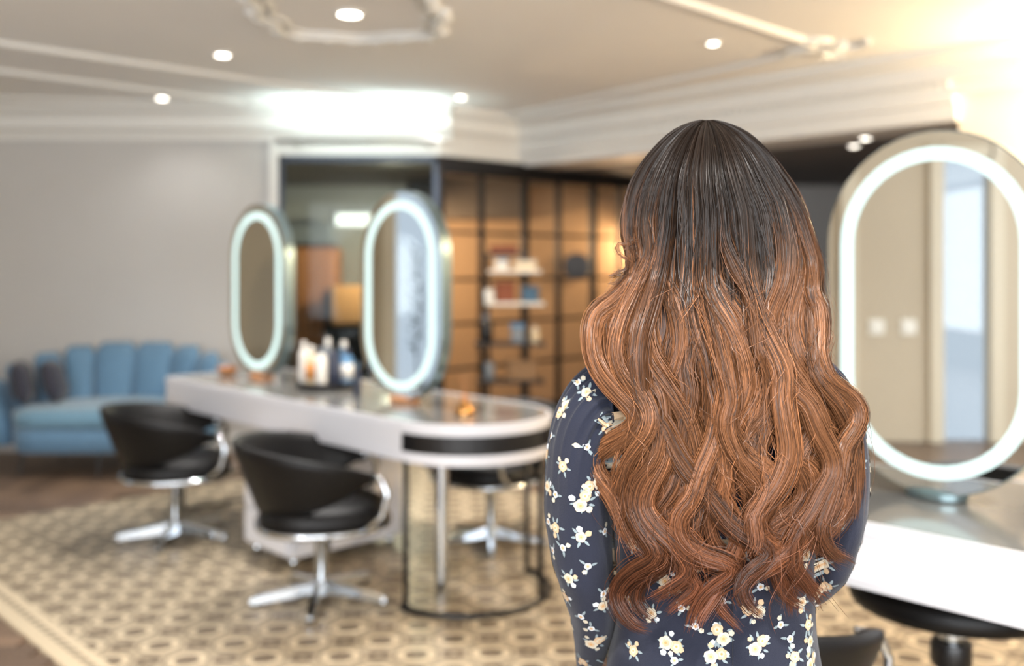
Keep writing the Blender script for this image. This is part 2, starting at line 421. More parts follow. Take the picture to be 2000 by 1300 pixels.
MB().lathe([(.03, 0.03), (.03, .41)], n=12).build('pole', M_CHROME, ac)
MB().lathe([(.28, 0), (.28, .015), (.05, .04)], n=24).build('base', M_CHROME, ac, True, 40)
for x, y, p, lab in [(1.36, 9.95, 26, 'warm pendant lamp hanging in the tan room behind the black grid'), (-1.1, 9.1, 48, 'warm pendant lamp hanging behind the smoky front pane')]:  # unseen pendants added to give the warm light behind the glass
    pl_ = thing('pendant_lamp', lab, 'lamp', (x, y, 2.00))
    MB().tube([(0, 0, .3), (0, 0, -.12)], .006, 6).build('cord', M_BLACK, pl_)
    MB().lathe([(.03, -.12), (.12, -.2), (.13, -.24), (.125, -.24), (.02, -.13)], n=20).build('shade', M_BRASS, pl_, True)
    MB().sphere((0, 0, -.215), .035).build('bulb', emit('warm_bulb', (255, 214, 150), 6), pl_, True)
    point_light('pendant_glow', (0, 0, -.30), p, (1.0, .74, .46), .06, pl_)
fs = struct(MB().box(1.6, 1.68, 7.75, 10.2, 0, 2.3).build('wall_side', mat('dim_grey_paint', (128, 122, 114), 0.7)))
wd = thing('wall_disc', 'dark grey round disc hung on the tan wall behind the grid', 'decoration', (.68, 10.18, 1.45))
MB().lathe([(.02, 0), (.13, 0), (.135, .01), (.13, .03), (.02, .03)], n=28).rot(Matrix.Rotation(PI/2, 4, 'X')).build('disc', mat('dark_grey_felt', (78, 74, 72), 0.9), wd)
MB().lathe([(.125, .03), (.14, .03), (.14, .04), (.125, .04)], n=28).rot(Matrix.Rotation(PI/2, 4, 'X')).build('rim', M_BLACK, wd)

# ---------------------------------------------------------------- styling tables
TW, TL = 0.74, 2.275
def dshape(inset, x0, x1, w, n=28):
    r = w/2-inset
    return [(x0+inset, inset), (x1, inset)]+[(x1+r*math.sin(a), w/2-r*math.cos(a)) for a in [PI*i/n for i in range(1, n)]]+[(x1, w-inset), (x0+inset, w-inset)]
def table(name, label, loc, L, W):
    t = thing(name, label, 'table', (loc[0], loc[1], 0), TROT)
    MB().ringprism(dshape(0, 0, L, W), dshape(.014, 0, L, W), .63, .80).build('apron', M_WHITE, t)
    MB().prism(dshape(.014, 0, L, W), .775, .7985).build('tabletop', M_TABLE, t)
    for z in (.652, .775):
        MB().ringprism(dshape(-.005, 0, L, W), dshape(0.0, 0, L, W), z-.006, z+.006).build('moulding', M_WHITE, t)
    # black band let into the rounded end
    r0, r1 = W/2+.004, W/2-.002
    arc = [PI*i/28 for i in range(29)]
    MB().loft([[(L+r*math.sin(a), W/2-r*math.cos(a), z) for r, z in ((r0, .675), (r0, .752), (r1, .752), (r1, .675))] for a in arc]).build('inset_band', M_BLACK, t)
    # chrome post and black wire frames
    MB().lathe([(.03, .003), (.03, .63)], L+.02, .20, 14).build('leg', M_CHROME, t, True, 40)
    fr = MB()
    fr.tube([(L+(W/2)*math.sin(a)-.01, W/2-(W/2)*math.cos(a), .016) for a in arc], .013, 8)
    fr.build('floor_loop', M_BLACK, t, True)
    for a in (0.05, PI*.62, PI*.98):
        MB().tube([(L+(W/2-.012)*math.sin(a)-.01, W/2-(W/2-.012)*math.cos(a), z) for z in (.012, .64)], .013, 8).build('frame_leg', M_BLACK, t, True)
    lo = MB(); lo.tube([(.10, .06, .63), (.10, .06, .02), (.10, W-.06, .02), (.10, W-.06, .63)], .012, 8); lo.tube([(.10, .06, .2), (.10, W-.06, .2)], .009, 8)
    lo.build('end_frame', M_BLACK, t)
    return t
T1 = (-2.04, 5.71)
table('styling_table', 'long white styling table with two oval mirrors, near the blue sofa', T1, TL, TW)
E2 = (.88, 2.477); T2 = (E2[0]-.95*D2[0], E2[1]-.95*D2[1])
W2 = .80
table('styling_table', 'white styling table with one large oval mirror, right of the person', T2, 2.0, W2)
def on1(a, b): return (T1[0]+a*D2[0]+b*N2[0], T1[1]+a*D2[1]+b*N2[1])
def on2(a, b): return (T2[0]+a*D2[0]+b*N2[0], T2[1]+a*D2[1]+b*N2[1])

dc = thing('drawer_cabinet', 'white rolling drawer cabinet standing under the long styling table', 'cabinet', (T1[0], T1[1], 0), TROT)
MB().bbox(1.06, 1.49, -.06, .60, .055, .605, .012).build('body', M_WHITE, dc)
for k in range(3):
    dd = MB().bbox(1.075, 1.475, -.078, -.06, .075+k*.175, .24+k*.175, .006).build('drawer', M_WHITE, dc)
    MB().tube([(1.2, -.085, .205+k*.175), (1.35, -.085, .205+k*.175)], .006, 6).build('handle', M_CHROME, dd)
for x in (1.10, 1.45):
    for y in (-.02, .55): MB().lathe([(.012, 0.003), (.022, .012), (.022, .04), (.01, .056)], x, y, 12).build('caster', M_CHROME, dc, True)

# ---------------------------------------------------------------- oval mirrors
def stadium(w, h, n=20):
    r = w/2; return [(r*math.cos(PI*i/n), h-r+r*math.sin(PI*i/n)) for i in range(n+1)]+[(-r*math.cos(PI*i/n), r-r*math.sin(PI*i/n)) for i in range(n+1)]
def inset(w, h, k, z0): return [(x, y+z0+k) for x, y in stadium(w-2*k, h-2*k)]
def slab(mb, outer, y0, y1, inner=None):
    if inner is None:
        n = len(outer); mb.loft([[(x, y, z) for x, z in outer] for y in (y0, y1)])
    else:
        a = MB().ringprism(outer, inner, y0, y1); mb.add([(v[0], v[2], v[1]) for v in a.v], a.f)
    return mb
def mirror(label, xy, h=1.0, w_=.63, foot=None):
    t = thing('oval_mirror', label, 'mirror', (xy[0], xy[1], .7985), TROT, 'oval lit mirrors')
    z0 = .012
    slab(MB(), inset(w_, h, 0, z0), -.03, .03, ).build('housing', M_HOUSE, t, True, 40)
    for s in (-1, 1):
        y0, y1 = sorted((s*.0295, s*.034)); y2, y3 = sorted((s*.0295, s*.0375))
        slab(MB(), inset(w_, h, .084, z0), y0, y1).build('mirror_glass', M_MIRROR, t)
        slab(MB(), inset(w_, h, .046, z0), y2, y3, inset(w_, h, .0845, z0)).build('light_ring', M_LED, t)
        slab(MB(), inset(w_, h, .004, z0), y0, y1, inset(w_, h, .0458, z0)).build('mirror_border', M_MIRROR, t)
    MB().lathe([(.075, 0), (.085, .006), (.085, .024), (.07, .03)], 0, 0, 24, 1, .75).build('foot', foot or M_WOODL, t, True, 50)
    return t
M1 = on1(.45, TW/2); M2_ = on1(1.81, TW/2); M3 = on2(.95+.04, .40)
mirror('small-looking far oval mirror on the long table, nearest the blue sofa', M1)
mirror('middle oval lit mirror on the long table, beside the product tray', M2_)
mirror('largest-looking oval lit mirror at the right edge, on the right-hand table', M3, 1.02, foot=M_HOUSE)

# ---------------------------------------------------------------- salon chairs
def back_band(t0, t1, n=34, r=.28):
    rings = []
    for i in range(n+1):
        th = t0+(t1-t0)*i/n; q = abs(th)/2.2
        e = min(1.0, (1-abs(2*i/n-1))*6)**.5
        top = .715-.12*q**2.0; bot = .37+.17*min(1, q*1.05)**2.0
        mid = (top+bot)/2; hh = max(.02, (top-bot)/2*(.55+.45*e))
        ring = []
        for k in range(12):
            a = 2*PI*k/12; th_ = .022*math.copysign(abs(math.cos(a))**.6, math.cos(a)); zz = hh*math.copysign(abs(math.sin(a))**.55, math.sin(a))
            rr_ = r-.02+th_+(mid+zz-.42)*.38-.02*q
            ring.append((rr_*math.sin(th)*1.03, -rr_*math.cos(th)+.03*q, mid+zz))
        rings.append(ring)
    return MB().loft(rings)
def chair(label, xy, rz, group='black salon chairs on chrome star bases'):
    c = thing('salon_chair', label, 'chair', (xy[0], xy[1], 0), rz, group)     # faces local +y
    def sup(r, z, p=2.5, oy=.01): return [(r*math.copysign(abs(math.cos(a))**(2/p), math.cos(a)), oy+r*.98*math.copysign(abs(math.sin(a))**(2/p), math.sin(a)), z) for a in [2*PI*i/28 for i in range(28)]]
    MB().loft([sup(.22, .345), sup(.27, .35), sup(.285, .38), sup(.275, .42), sup(.22, .445), sup(.06, .452)]).build('seat', M_LEATHER, c, True)
    MB().tube([(p[0], p[1], .348) for p in sup(.285, 0)], .015, 8, closed=True).build('seat_rim', M_CHROME, c, True)
    back_band(-2.2, 2.2).build('backrest', M_LEATHER, c, True)
    for s in (-1, 1):
        MB().tube([(s*.235, .19, .58), (s*.268, .24, .565), (s*.285, .26, .51), (s*.285, .24, .42), (s*.27, .16, .352)], .013, 8).build('arm_bracket', M_CHROME, c, True)
    pole = MB().lathe([(.045, .06), (.03, .075), (.03, .26), (.038, .27), (.038, .33), (.09, .338), (.09, .35)], n=18).build('pole', M_CHROME, c, True, 40)
    MB().tube([(.03, 0, .29), (.14, .02, .285), (.19, .03, .28)], .008, 6).build('lift_lever', M_BLACK, pole)
    for k in range(5):
        a = math.radians(200+72*k)-rz
        l = MB().loft([[(x, -y, z0), (x, y, z0), (x, y*.8, z1), (x, -y*.8, z1)] for x, y, z0, z1 in ((.02, .028, .035, .085), (.17, .022, .024, .06), (.29, .018, .016, .044), (.305, .013, .018, .036))]).rot(Matrix.Rotation(a, 4, 'Z'))
        st = l.build('base_leg', M_CHROME, c)
        MB().lathe([(.016, 0.003), (.018, .008), (.018, .02)], .28*math.cos(a), .28*math.sin(a), 10).build('glide', M_BLACK, st)
    return c
FACE = TROT                                     # local +y -> n
chair('black salon chair in front of the long table, next to the blue sofa', (-1.80, 5.18), FACE-.50)
chair('black salon chair in front of the white pedestal of the long table', (-.83, 4.22), FACE-.55)
chair('black salon chair on the far side of the long table, seen under its rounded end', (-.11, 5.10), FACE+PI+.1)
chair('black salon chair half hidden behind the person, at the right-hand table', (.52, 2.33), FACE+.05)
# stool tucked under the right-hand table
sx, sy = on2(1.03, .40)
st = thing('round_stool', 'black round stool tucked under the right-hand table', 'stool', (sx, sy, 0))
MB().lathe([(.22, .50), (.265, .512), (.275, .54), (.26, .575), (.2, .595), (.03, .60)], n=32).build('seat', M_LEATHER, st, True)
MB().lathe([(.035, .05), (.028, .07), (.028, .30), (.036, .31), (.036, .45), (.12, .46), (.12, .503)], n=18).build('pole', M_CHROME, st, True, 40)
MB().lathe([(.05, .34), (.055, .35), (.055, .40), (.05, .41)], n=18).build('sleeve', M_BLACK, st, True, 40)
MB().lathe([(.24, .003), (.245, .012), (.2, .025), (.04, .055)], n=32).build('base', M_CHROME, st, True, 40)

# ---------------------------------------------------------------- blue sofa
M_BLUE = mat('blue_velvet', (92, 128, 156), 0.75, var=0.10, scale=14, bump=0.1, sheen=0.35)
sf = thing('blue_sofa', 'blue velvet scallop-backed sofa with thin black legs by the grey wall', 'sofa', (-2.87, 7.02, 0), .05)
def spath(u):                                   # u 0..1 round the shell, left arm to right arm
    a = PI*u
    return Vector((-.72*math.copysign(abs(math.cos(a))**.8, math.cos(a)), -.34+.66*math.sin(a)**.75, 0))
NL = 10
for k in range(NL):
    u0, u1 = .02+.96*k/NL, .02+.96*(k+1)/NL
    p0, p1 = spath(u0), spath(u1); c = (p0+p1)/2; tx = (p1-p0); wd_ = tx.length/2*1.06; tx.normalize(); nx = Vector((tx.y, -tx.x, 0))*-1
    um = (u0+u1)/2; top = .56+.30*math.sin(PI*um)**.8
    rings = []
    for j in range(12):
        q = j/11; z = .20+(top-.20)*min(1, q*1.02) if j < 11 else top+.012
        sc = 1.0 if q < .86 else max(.12, math.sqrt(max(0, 1-((q-.86)/.14)**2.4)))
        fl_ = .13*q**1.5; wk = wd_*(0.86+.22*q)
        rings.append([tuple(c+nx*(fl_+.055*sc*math.sin(a)*(1 if sc > .3 else .6))+tx*(wk*(.62+.38*sc)*math.copysign(abs(math.cos(a))**.5, math.cos(a)))+Vector((0, 0, z))) for a in [2*PI*i/16 for i in range(16)]])
    MB().loft(rings).build('back_channel', M_BLUE, sf, True)
def dsh(k, oy=0): return [(k*p.x*.93, oy+k*(p.y*.95+.05)) for p in [spath(.03+.94*i/24) for i in range(25)]]
def seatring(k, z): return [(x, y, z) for x, y in dsh(k)]+[(x, -.40*k+(-.05*math.cos(x*2)), z) for x in [.66*k-1.32*k*i/10 for i in range(1, 10)]]
MB().loft([seatring(.9, .17), seatring(.98, .19), seatring(.99, .32), seatring(.95, .335)]).build('base', M_BLUE, sf, True)
MB().loft([seatring(.9, .335), seatring(.985, .35), seatring(1.0, .40), seatring(.97, .445), seatring(.85, .465), seatring(.4, .47)]).build('seat_cushion', mat('pale_blue_velvet', (100, 138, 160), .75, var=.08, sheen=.4), sf, True)  # seat velvet painted paler than the back, light sheen put into its colour
for x, y in ((-.52, -.30), (.52, -.30), (-.45, .22), (.45, .22), (0, -.34)):
    MB().tube([(x*1.06, y*1.06, .003), (x, y, .18)], [.009, .016], 8).build('leg', M_BLACK, sf)
def pillow(label, loc, rot):
    p = thing('throw_pillow', label, 'cushion', loc)
    p.rotation_euler = rot
    def sq(k, t): return [(k*.15*math.copysign(abs(math.cos(a))**.45, math.cos(a)), t,   .155+k*.15*math.copysign(abs(math.sin(a))**.45, math.sin(a))) for a in [2*PI*i/24 for i in range(24)]]
    mb = MB().loft([sq(.35, -.06), sq(.7, -.05), sq(.95, -.02), sq(1, 0), sq(.95, .02), sq(.7, .05), sq(.35, .06)])
    mb.build('cover', mat('midnight_velvet', (38, 38, 52), .8, var=.2, sheen=.3), p, True)
    MB().tube([(x, t, z) for x, t, z in sq(1.01, 0)], .005, 6, closed=True).build('piping', M_BLACK, p)
pillow('dark navy cushion leaning on the sofa arm, the outer of two', (-3.42, 6.84, .478), (-.22, 0, 1.75))
pillow('dark navy cushion on the blue sofa, the inner of two', (-3.25, 6.97, .478), (-.30, 0, 1.65))

# ---------------------------------------------------------------- products on the tables
def bottle(name, label, xy, z, r, h, m, cap, neck=.4, capm=None, lab=None, group=None, square=False):
    t = thing(name, label, 'bottle', (xy[0], xy[1], z), random.uniform(0, 6), group)
    MB().lathe([(r*.92, 0), (r, .006), (r, h*.72), (r*.85, h*.78), (r*neck, h*.83), (r*neck, h*.86)], n=18).build('body', m, t, True, 50)
    MB().lathe([(r*neck*1.25, h*.85), (r*neck*1.25, h*.985), (r*neck*1.1, h)], n=14).build('cap', capm or M_PLAST, t, True, 40)
    if lab: MB().lathe([(r*1.012, h*.2), (r*1.012, h*.6)], n=18).build('label_band', lab, t, True)
    return t
PR = {k: mat('product_'+k, c, .35, var=.05) for k, c in dict(white=(232, 228, 220), cream=(225, 205, 170), amber=(206, 138, 74), navy=(40, 46, 66), blue=(84, 134, 176), teal=(70, 106, 134), grey=(120, 126, 132), black=(22, 22, 24)).items()}
tx_, ty_ = on1(1.10, .40)
tray = thing('product_tray', 'round black tray holding hair products on the long table', 'tray', (tx_, ty_, .7985))
MB().lathe([(.15, 0), (.165, .004), (.17, .035), (.163, .035), (.157, .01), (.02, .01)], n=32).build('dish', PR['black'], tray, True, 40)
MB().tube([(.17*math.cos(a), .17*math.sin(a), .036) for a in [2*PI*i/32 for i in range(32)]], .004, 6, closed=True).build('rim', M_BLACK, tray)
zt = .81
for k, (lab, dx, dy, r, h, m, cm, lb_) in enumerate([
    ('tall white bottle at the left of the product tray', -.125, -.02, .026, .24, 'white', 'white', None),
    ('amber-labelled cream bottle near the left of the product tray', -.075, -.07, .030, .22, 'cream', 'white', 'amber'),
    ('white bottle at the front of the product tray', -.015, -.105, .032, .215, 'white', 'grey', None),
    ('dark navy bottle in the middle of the product tray', .045, -.06, .030, .23, 'navy', 'black', None),
    ('white-capped grey bottle at the back of the product tray', .0, .0, .028, .255, 'grey', 'white', None),
    ('bright blue bottle at the right of the product tray', .107, -.02, .034, .20, 'blue', 'navy', 'white'),
    ('teal bottle at the back right of the product tray', .075, .065, .032, .235, 'teal', 'white', None),
    ('black pump bottle at the back of the product tray', -.03, .085, .028, .26, 'black', 'black', None)]):
    bottle('product_bottle', lab, (tx_+dx, ty_+dy), zt, r, h, PR[m], None, capm=PR[cm], lab=PR[lb_] if lb_ else None, group='products on the tray')
cxy = on1(1.52, .30)
bottle('product_bottle', 'slim black bottle standing between the tray and the middle mirror', cxy, .7985, .018, .17, PR['navy'], None, capm=PR['teal'])
bw = on1(.14, .32)
b_ = thing('wooden_bowl', 'small honey wood bowl at the far end of the long table', 'bowl', (bw[0], bw[1], .7985))
MB().lathe([(.03, 0), (.055, .02), (.062, .045), (.056, .045), (.045, .02), (.005, .012)], n=24).build('shell', M_WOODL, b_, True, 60)
MB().lathe([(.03, 0), (.034, .003), (.03, .008)], n=24).build('foot_ring', M_BRASS, b_, True, 60)
bx_ = on1(2.33, .30)
br = thing('brass_diffuser', 'small brass bell-shaped diffuser on the rounded end of the long table', 'ornament', (bx_[0], bx_[1], .7985))
MB().lathe([(.04, 0), (.045, .006), (.04, .03), (.018, .055), (.012, .065)], n=20).build('body', M_BRASS, br, True)
MB().lathe([(.014, .065), (.016, .07), (.014, .085), (.004, .09)], n=14).build('stopper', M_WOODL, br, True)
for k in range(4):
    MB().tube([(0, 0, .08), (.02*math.cos(k*1.6), .02*math.sin(k*1.6), .18)], .0016, 5).build('reed', M_WOODL, br)

# ---------------------------------------------------------------- display stand in front of the black grid
ds = thing('display_stand', 'black tiered stand of salon products in front of the black grid', 'stand', (-.02, 7.30, 0))
MB().lathe([(.22, 0.0), (.22, .015), (.03, .03)], n=28).build('base', M_BLACK, ds, True, 40)
for x in (-.16, .12): MB().tube([(x, .02, .01), (x, .02, 1.55)], .016, 8).build('upright', M_BLACK, ds)
for z, x0, x1, m_ in ((.58, -.24, .26, M_BLACK), (.86, -.26, .27, M_BLACK), (1.16, -.18, .26, M_PLAST), (1.40, -.16, .24, M_PLAST)):
    MB().bbox(x0, x1, -.14, .12, z, z+.022, .004).build('shelf', m_, ds)
def item(name, label, cat, x, z, w_, d_, h, m, m2):
    t = thing(name, label, cat, (-.02+x, 7.28, z), random.uniform(-.2, .2))
    MB().bbox(-w_/2, w_/2, -d_/2, d_/2, 0, h*.8, .008).build('body', m, t)
    MB().bbox(-w_/2-.003, w_/2+.003, -d_/2-.003, d_/2+.003, h*.8, h, .004).build('lid', m2, t)
PR['rust'] = mat('product_rust', (140, 76, 48), .6); PR['wicker'] = mat('product_wicker', (136, 106, 76), .8, var=.4, scale=120, bump=.6)
item('product_box', 'rust-brown box lying on top of the tiered stand', 'box', -.04, 1.55, .20, .14, .055, PR['rust'], PR['rust'])
MB().bbox(-.18, .15, -.1, .1, 1.53, 1.55, .004).build('shelf', M_BLACK, ds)
item('product_box', 'white box on the upper white shelf of the tiered stand', 'box', -.06, 1.422, .09, .1, .09, PR['white'], PR['blue'])
item('product_box', 'cream carton at the right of the upper white shelf', 'box', .12, 1.422, .16, .12, .075, PR['cream'], PR['white'])
item('product_box', 'rust carton on the lower white shelf of the stand', 'box', -.04, 1.182, .14, .12, .15, PR['rust'], PR['rust'])
item('product_box', 'slate blue box on the lower white shelf of the stand', 'box', .16, 1.182, .12, .12, .12, PR['teal'], PR['teal'])
item('product_box', 'grey-blue box on the black middle shelf of the stand', 'box', .06, .882, .10, .12, .14, PR['grey'], PR['blue'])
item('wicker_basket', 'brown wicker basket on the lowest shelf of the stand', 'basket', .09, .602, .20, .16, .14, PR['wicker'], PR['wicker'])
bottle('product_bottle', 'dark bottle with pale cap on the black middle shelf of the stand', (-.19, 7.27), .882, .045, .21, PR['black'], None, capm=PR['grey'])
bottle('product_jar', 'squat white jar at the left of the lower white shelf', (-.168, 7.20), 1.182, .038, .10, PR['white'], None, neck=.8, capm=PR['white'])
bottle('product_bottle', 'cream bottle at the right of the black middle shelf', (.17, 7.26), .882, .035, .12, PR['cream'], None, capm=PR['white'])
bottle('product_bottle', 'grey bottle at the left of the lowest shelf of the stand', (-.17, 7.26), .602, .04, .16, PR['grey'], None, capm=PR['black'])

# ---------------------------------------------------------------- shelf by the right-hand edge
sh = thing('wall_shelf', 'dark wall shelf on the pale wall behind the largest mirror', 'shelf', (*dn(-1.62, 5.80)[:2], 1.60), TROT)
MB().bbox(-.35, .35, -.2, 0, 0, .03, .004).build('board', M_BLACK, sh)
for x in (-.25, .25): MB().box(x-.01, x+.01, -.16, 0, -.12, 0).build('bracket', M_BLACK, sh)
for k in range(4):
    c = dn(-1.88+k*.17, 5.70)
    bottle('product_bottle', ['white', 'pale blue', 'grey', 'cream'][k]+' bottle on the dark wall shelf behind the largest mirror', c[:2], 1.63, .04, .2, PR[['white', 'blue', 'grey', 'cream'][k]], None, group='bottles on the wall shelf')

# ---------------------------------------------------------------- ceiling lamps
def downlight(label, x, y, r, power, zc=ZC, col=(1, .97, .94)):
    t = thing('ceiling_downlight', label, 'light', (x, y, zc))
    a = MB().ringprism([(r*1.35*math.cos(q), r*1.35*math.sin(q)) for q in [2*PI*i/24 for i in range(24)]], [(r*math.cos(q), r*math.sin(q)) for q in [2*PI*i/24 for i in range(24)]], -.012, 0)
    a.build('trim_ring', M_TRIM, t)
    MB().lathe([(.002, -.006), (r, -.006), (r, -.002), (.002, -.002)], n=24).build('lens', emit('downlight_lens', (255, 246, 232), 9), t)
    if power:
        l = bpy.data.lights.new('downlight_beam', 'SPOT'); l.energy = power; l.color = col; l.spot_size = 2.3; l.spot_blend = .7; l.shadow_soft_size = .06
        o = bpy.data.objects.new('downlight_beam', l); COL.objects.link(o); o.parent = t; o.location = (0, 0, -.03)
def cpt(px, py, h=ZC): s = (HORY-py)/(h-CAMH); return ((px-1000)/s, FPX/s)
for px, py, r, lab in [(435, 105, .04, 'round ceiling spotlight left of the plaster medallion'), (317, 190, .04, 'leftmost round ceiling spotlight, near the crown moulding over the sofa'),
                       (900, 188, .035, 'round ceiling spotlight above the corner of the black grid'), (1393, 82, .03, 'round ceiling spotlight above the head of the person')]:
    downlight(lab, *cpt(px, py), r, 6 if px == 317 else 70)
md = cpt(683, 25)
downlight('larger round ceiling light in the middle of the plaster medallion', *md, .055, 90)
for k, (px, py, lab) in enumerate([(1668, 283, 'small spotlight in the dark ceiling, left one of the close pair'), (1690, 268, 'small spotlight in the dark ceiling, right one of the close pair'), (1840, 262, 'small spotlight in the dark ceiling above the largest mirror')]):
    downlight(lab, *cpt(px, py, 2.30), .035, 8, 2.30)
for k, (x, y) in enumerate([(.3, .2), (-1.6, 1.4), (1.9, 1.0)]):  # unseen spotlights added to light room and person from above
    downlight(['round ceiling spotlight above the camera position', 'round ceiling spotlight out of view at the left', 'round ceiling spotlight out of view at the right'][k], x, y, .04, 150)
cm_ = thing('ceiling_medallion', 'ornate scalloped plaster ring on the ceiling round a lamp', 'medallion', (md[0], md[1], ZC))
def cart(a, k=1.0):
    e = 3.2; r_ = (abs(math.cos(a)/.43)**e+abs(math.sin(a)/.50)**e)**(-1/e)
    r_ *= 1+.05*math.cos(8*a)
    return (k*r_*math.cos(a), k*r_*math.sin(a))
MB().tube([(*cart(2*PI*i/64), -.008) for i in range(64)], .028, 8, closed=True).build('outer_ring', M_TRIM, cm_, True)
MB().tube([(*cart(2*PI*i/64, .86), -.004) for i in range(64)], .014, 8, closed=True).build('inner_ring', M_TRIM, cm_, True)
for i in range(24):
    x, y = cart(2*PI*(i+.5)/24, 1.04)
    MB().sphere((x, y, -.012), .045, .045, .03).build('scallop', M_TRIM, cm_, True)
# assumed wall lamp, unseen, added for the warm glow on the ceiling
sx_, sy_ = dn(-1.05, 5.68)[:2]
wl_ = thing('wall_lamp', 'warm wall lamp on the pale angled wall at the far right', 'lamp', (sx_, sy_, 2.05), TROT)
MB().lathe([(.07, -.05), (.07, .05)], 0, .1, 16).build('back_plate', M_BRASS, wl_, True, 40)
MB().lathe([(.05, 0), (.10, .16), (.096, .16), (.046, .004)], n=24).build('shade', mat('linen_shade', (240, 224, 196), .8), wl_, True)
MB().sphere((0, 0, .09), .035).build('bulb', emit('warm_bulb', (255, 214, 150), 6), wl_, True)
point_light('wall_lamp_glow', (0, -.02, .24), 125, (1.0, .76, .46), .07, wl_)

# ---------------------------------------------------------------- things the mirrors show
for y, lab in ((1.06, 'white double switch plate on the left wall, first of two'), (.80, 'white double switch plate on the left wall, second of two')):
    sp = thing('switch_plate', lab, 'switch', (WL, y, .89))
    MB().bbox(0, .008, -.06, .06, 0, .12, .003).build('plate', M_PLAST, sp)
    for k in (-1, 1): MB().bbox(.008, .013, k*.026-.02, k*.026+.02, .03, .09, .002).build('rocker', M_PLAST, sp)
tb = thing('cream_armchair', 'cream tub armchair beside the left wall, seen only in the far mirror', 'chair', (-3.84, 6.22, 0), PI/2+.4)
MCR = mat('cream_boucle', (222, 200, 168), .9, bump=.5, bscale=200)
MB().loft([[(r*math.cos(a), r*math.sin(a), z) for a in [2*PI*i/24 for i in range(24)]] for r, z in ((.26, .12), (.29, .16), (.30, .38), (.27, .43), (.1, .44))]).build('seat', MCR, tb, True)
mb = MB()
for i in range(25):
    pass
mb.loft([[((.29+.045*math.cos(b))*math.cos(a), (.29+.045*math.cos(b))*math.sin(a), .55+.25*math.sin(a*.5+.0)*math.sin(b)) for b in [2*PI*k/10 for k in range(10)]] for a in [PI*i/24 for i in range(25)]]).build('backrest', MCR, tb, True)
for a in (.8, 2.3, 3.9, 5.5): MB().tube([(.22*math.cos(a), .22*math.sin(a), 0.0), (.2*math.cos(a), .2*math.sin(a), .14)], .012, 8).build('leg', M_WOODL, tb)
pp = thing('leafy_sprig_vase', 'tall dark leafy sprig in a floor vase by the left window', 'plant', (-3.98, 5.0, 0))
MB().lathe([(.06, 0), (.10, .05), (.11, .22), (.06, .4), (.045, .5), (.055, .52), (.04, .5), (.03, .3)], n=22).build('vase', PR['grey'], pp, True)
MB().tube([(0, 0, .3), (.01, .03, .8), (-.01, -.02, 1.2), (.0, .06, 1.62)], [.008, .007, .006, .003], 6).build('stem', M_BLACK, pp)
MLF = mat('dark_leaf', (40, 58, 52), .5, var=.3)
for k in range(30):
    z = .72+.9*k/30; a = k*2.4; L_ = .13-.05*k/30
    t_ = Vector((math.cos(a), math.sin(a), .35)).normalized(); b2 = Vector((-math.sin(a), math.cos(a), 0))
    o_ = Vector((.01, .02, z))
    MB().add([o_, o_+t_*L_*.45+b2*.03, o_+t_*L_, o_+t_*L_*.45-b2*.03, o_+t_*L_*.5+Vector((0, 0, .012))], [(0, 1, 4), (1, 2, 4), (2, 3, 4), (3, 0, 4)]).build('leaf', MLF, pp)

# ---------------------------------------------------------------- the person, seen from behind
SB = FPX/1.45                                   # pixels per metre at the body
def bp(px, py, y=1.45): return Vector(((px-1000)/SB, y, CAMH-(py-HORY)/SB))
person = thing('person', 'person seen from behind with long wavy ombre copper hair and navy floral top', 'person', (0.30, 1.45, 0))
PO = Vector((0.30, 1.45, 0))
def pchild(o): o.parent = person; o.location = -PO; return o
M_SKIN = mat('skin', (214, 168, 142), .5, var=.05)
M_NAVY = mat('navy_crepe', (29, 32, 45), .85, spec=.2, var=.12, scale=30, bump=.25, bscale=700, sheen=.12)
M_TROUS = mat('charcoal_twill', (34, 34, 40), .8, var=.1)

# body: one skinned surface
J = {}
bv, be, br_ = [], [], []
def joint(name, p, r, parent=None):
    J[name] = len(bv); bv.append(tuple(p)); br_.append(r if hasattr(r, '__len__') else (r, r))
    if parent: be.append((J[parent], J[name]))
joint('pelvis', (.30, 1.46, .90), (.105, .075))
joint('waist', (.30, 1.455, 1.00), (.095, .065), 'pelvis')
joint('chest', (.30, 1.455, 1.15), (.115, .075), 'waist')
joint('clav', (.30, 1.455, 1.265), (.075, .055), 'chest')
joint('neck', (.30, 1.455, 1.34), .048, 'clav')
joint('skull', (.30, 1.465, 1.43), .055, 'neck')
joint('head', (.30, 1.468, 1.51), (.075, .085), 'skull')
joint('crown', (.30, 1.466, 1.585), (.058, .065), 'head')
joint('nose', (.30, 1.565, 1.49), .012, 'head')
for s, nm in ((-1, 'l'), (1, 'r')): joint('ear_'+nm, (.30+s*.083, 1.468, 1.50), .012, 'head')
arms = {'l': [(.165, 1.45, 1.255), (.115, 1.45, 1.19), (.10, 1.45, 1.08), (.113, 1.46, .955), (.122, 1.52, .85), (.145, 1.60, .755)],
        'r': [(.435, 1.45, 1.255), (.475, 1.45, 1.19), (.482, 1.45, 1.08), (.458, 1.47, .975), (.42, 1.59, .955), (.35, 1.69, .96)]}
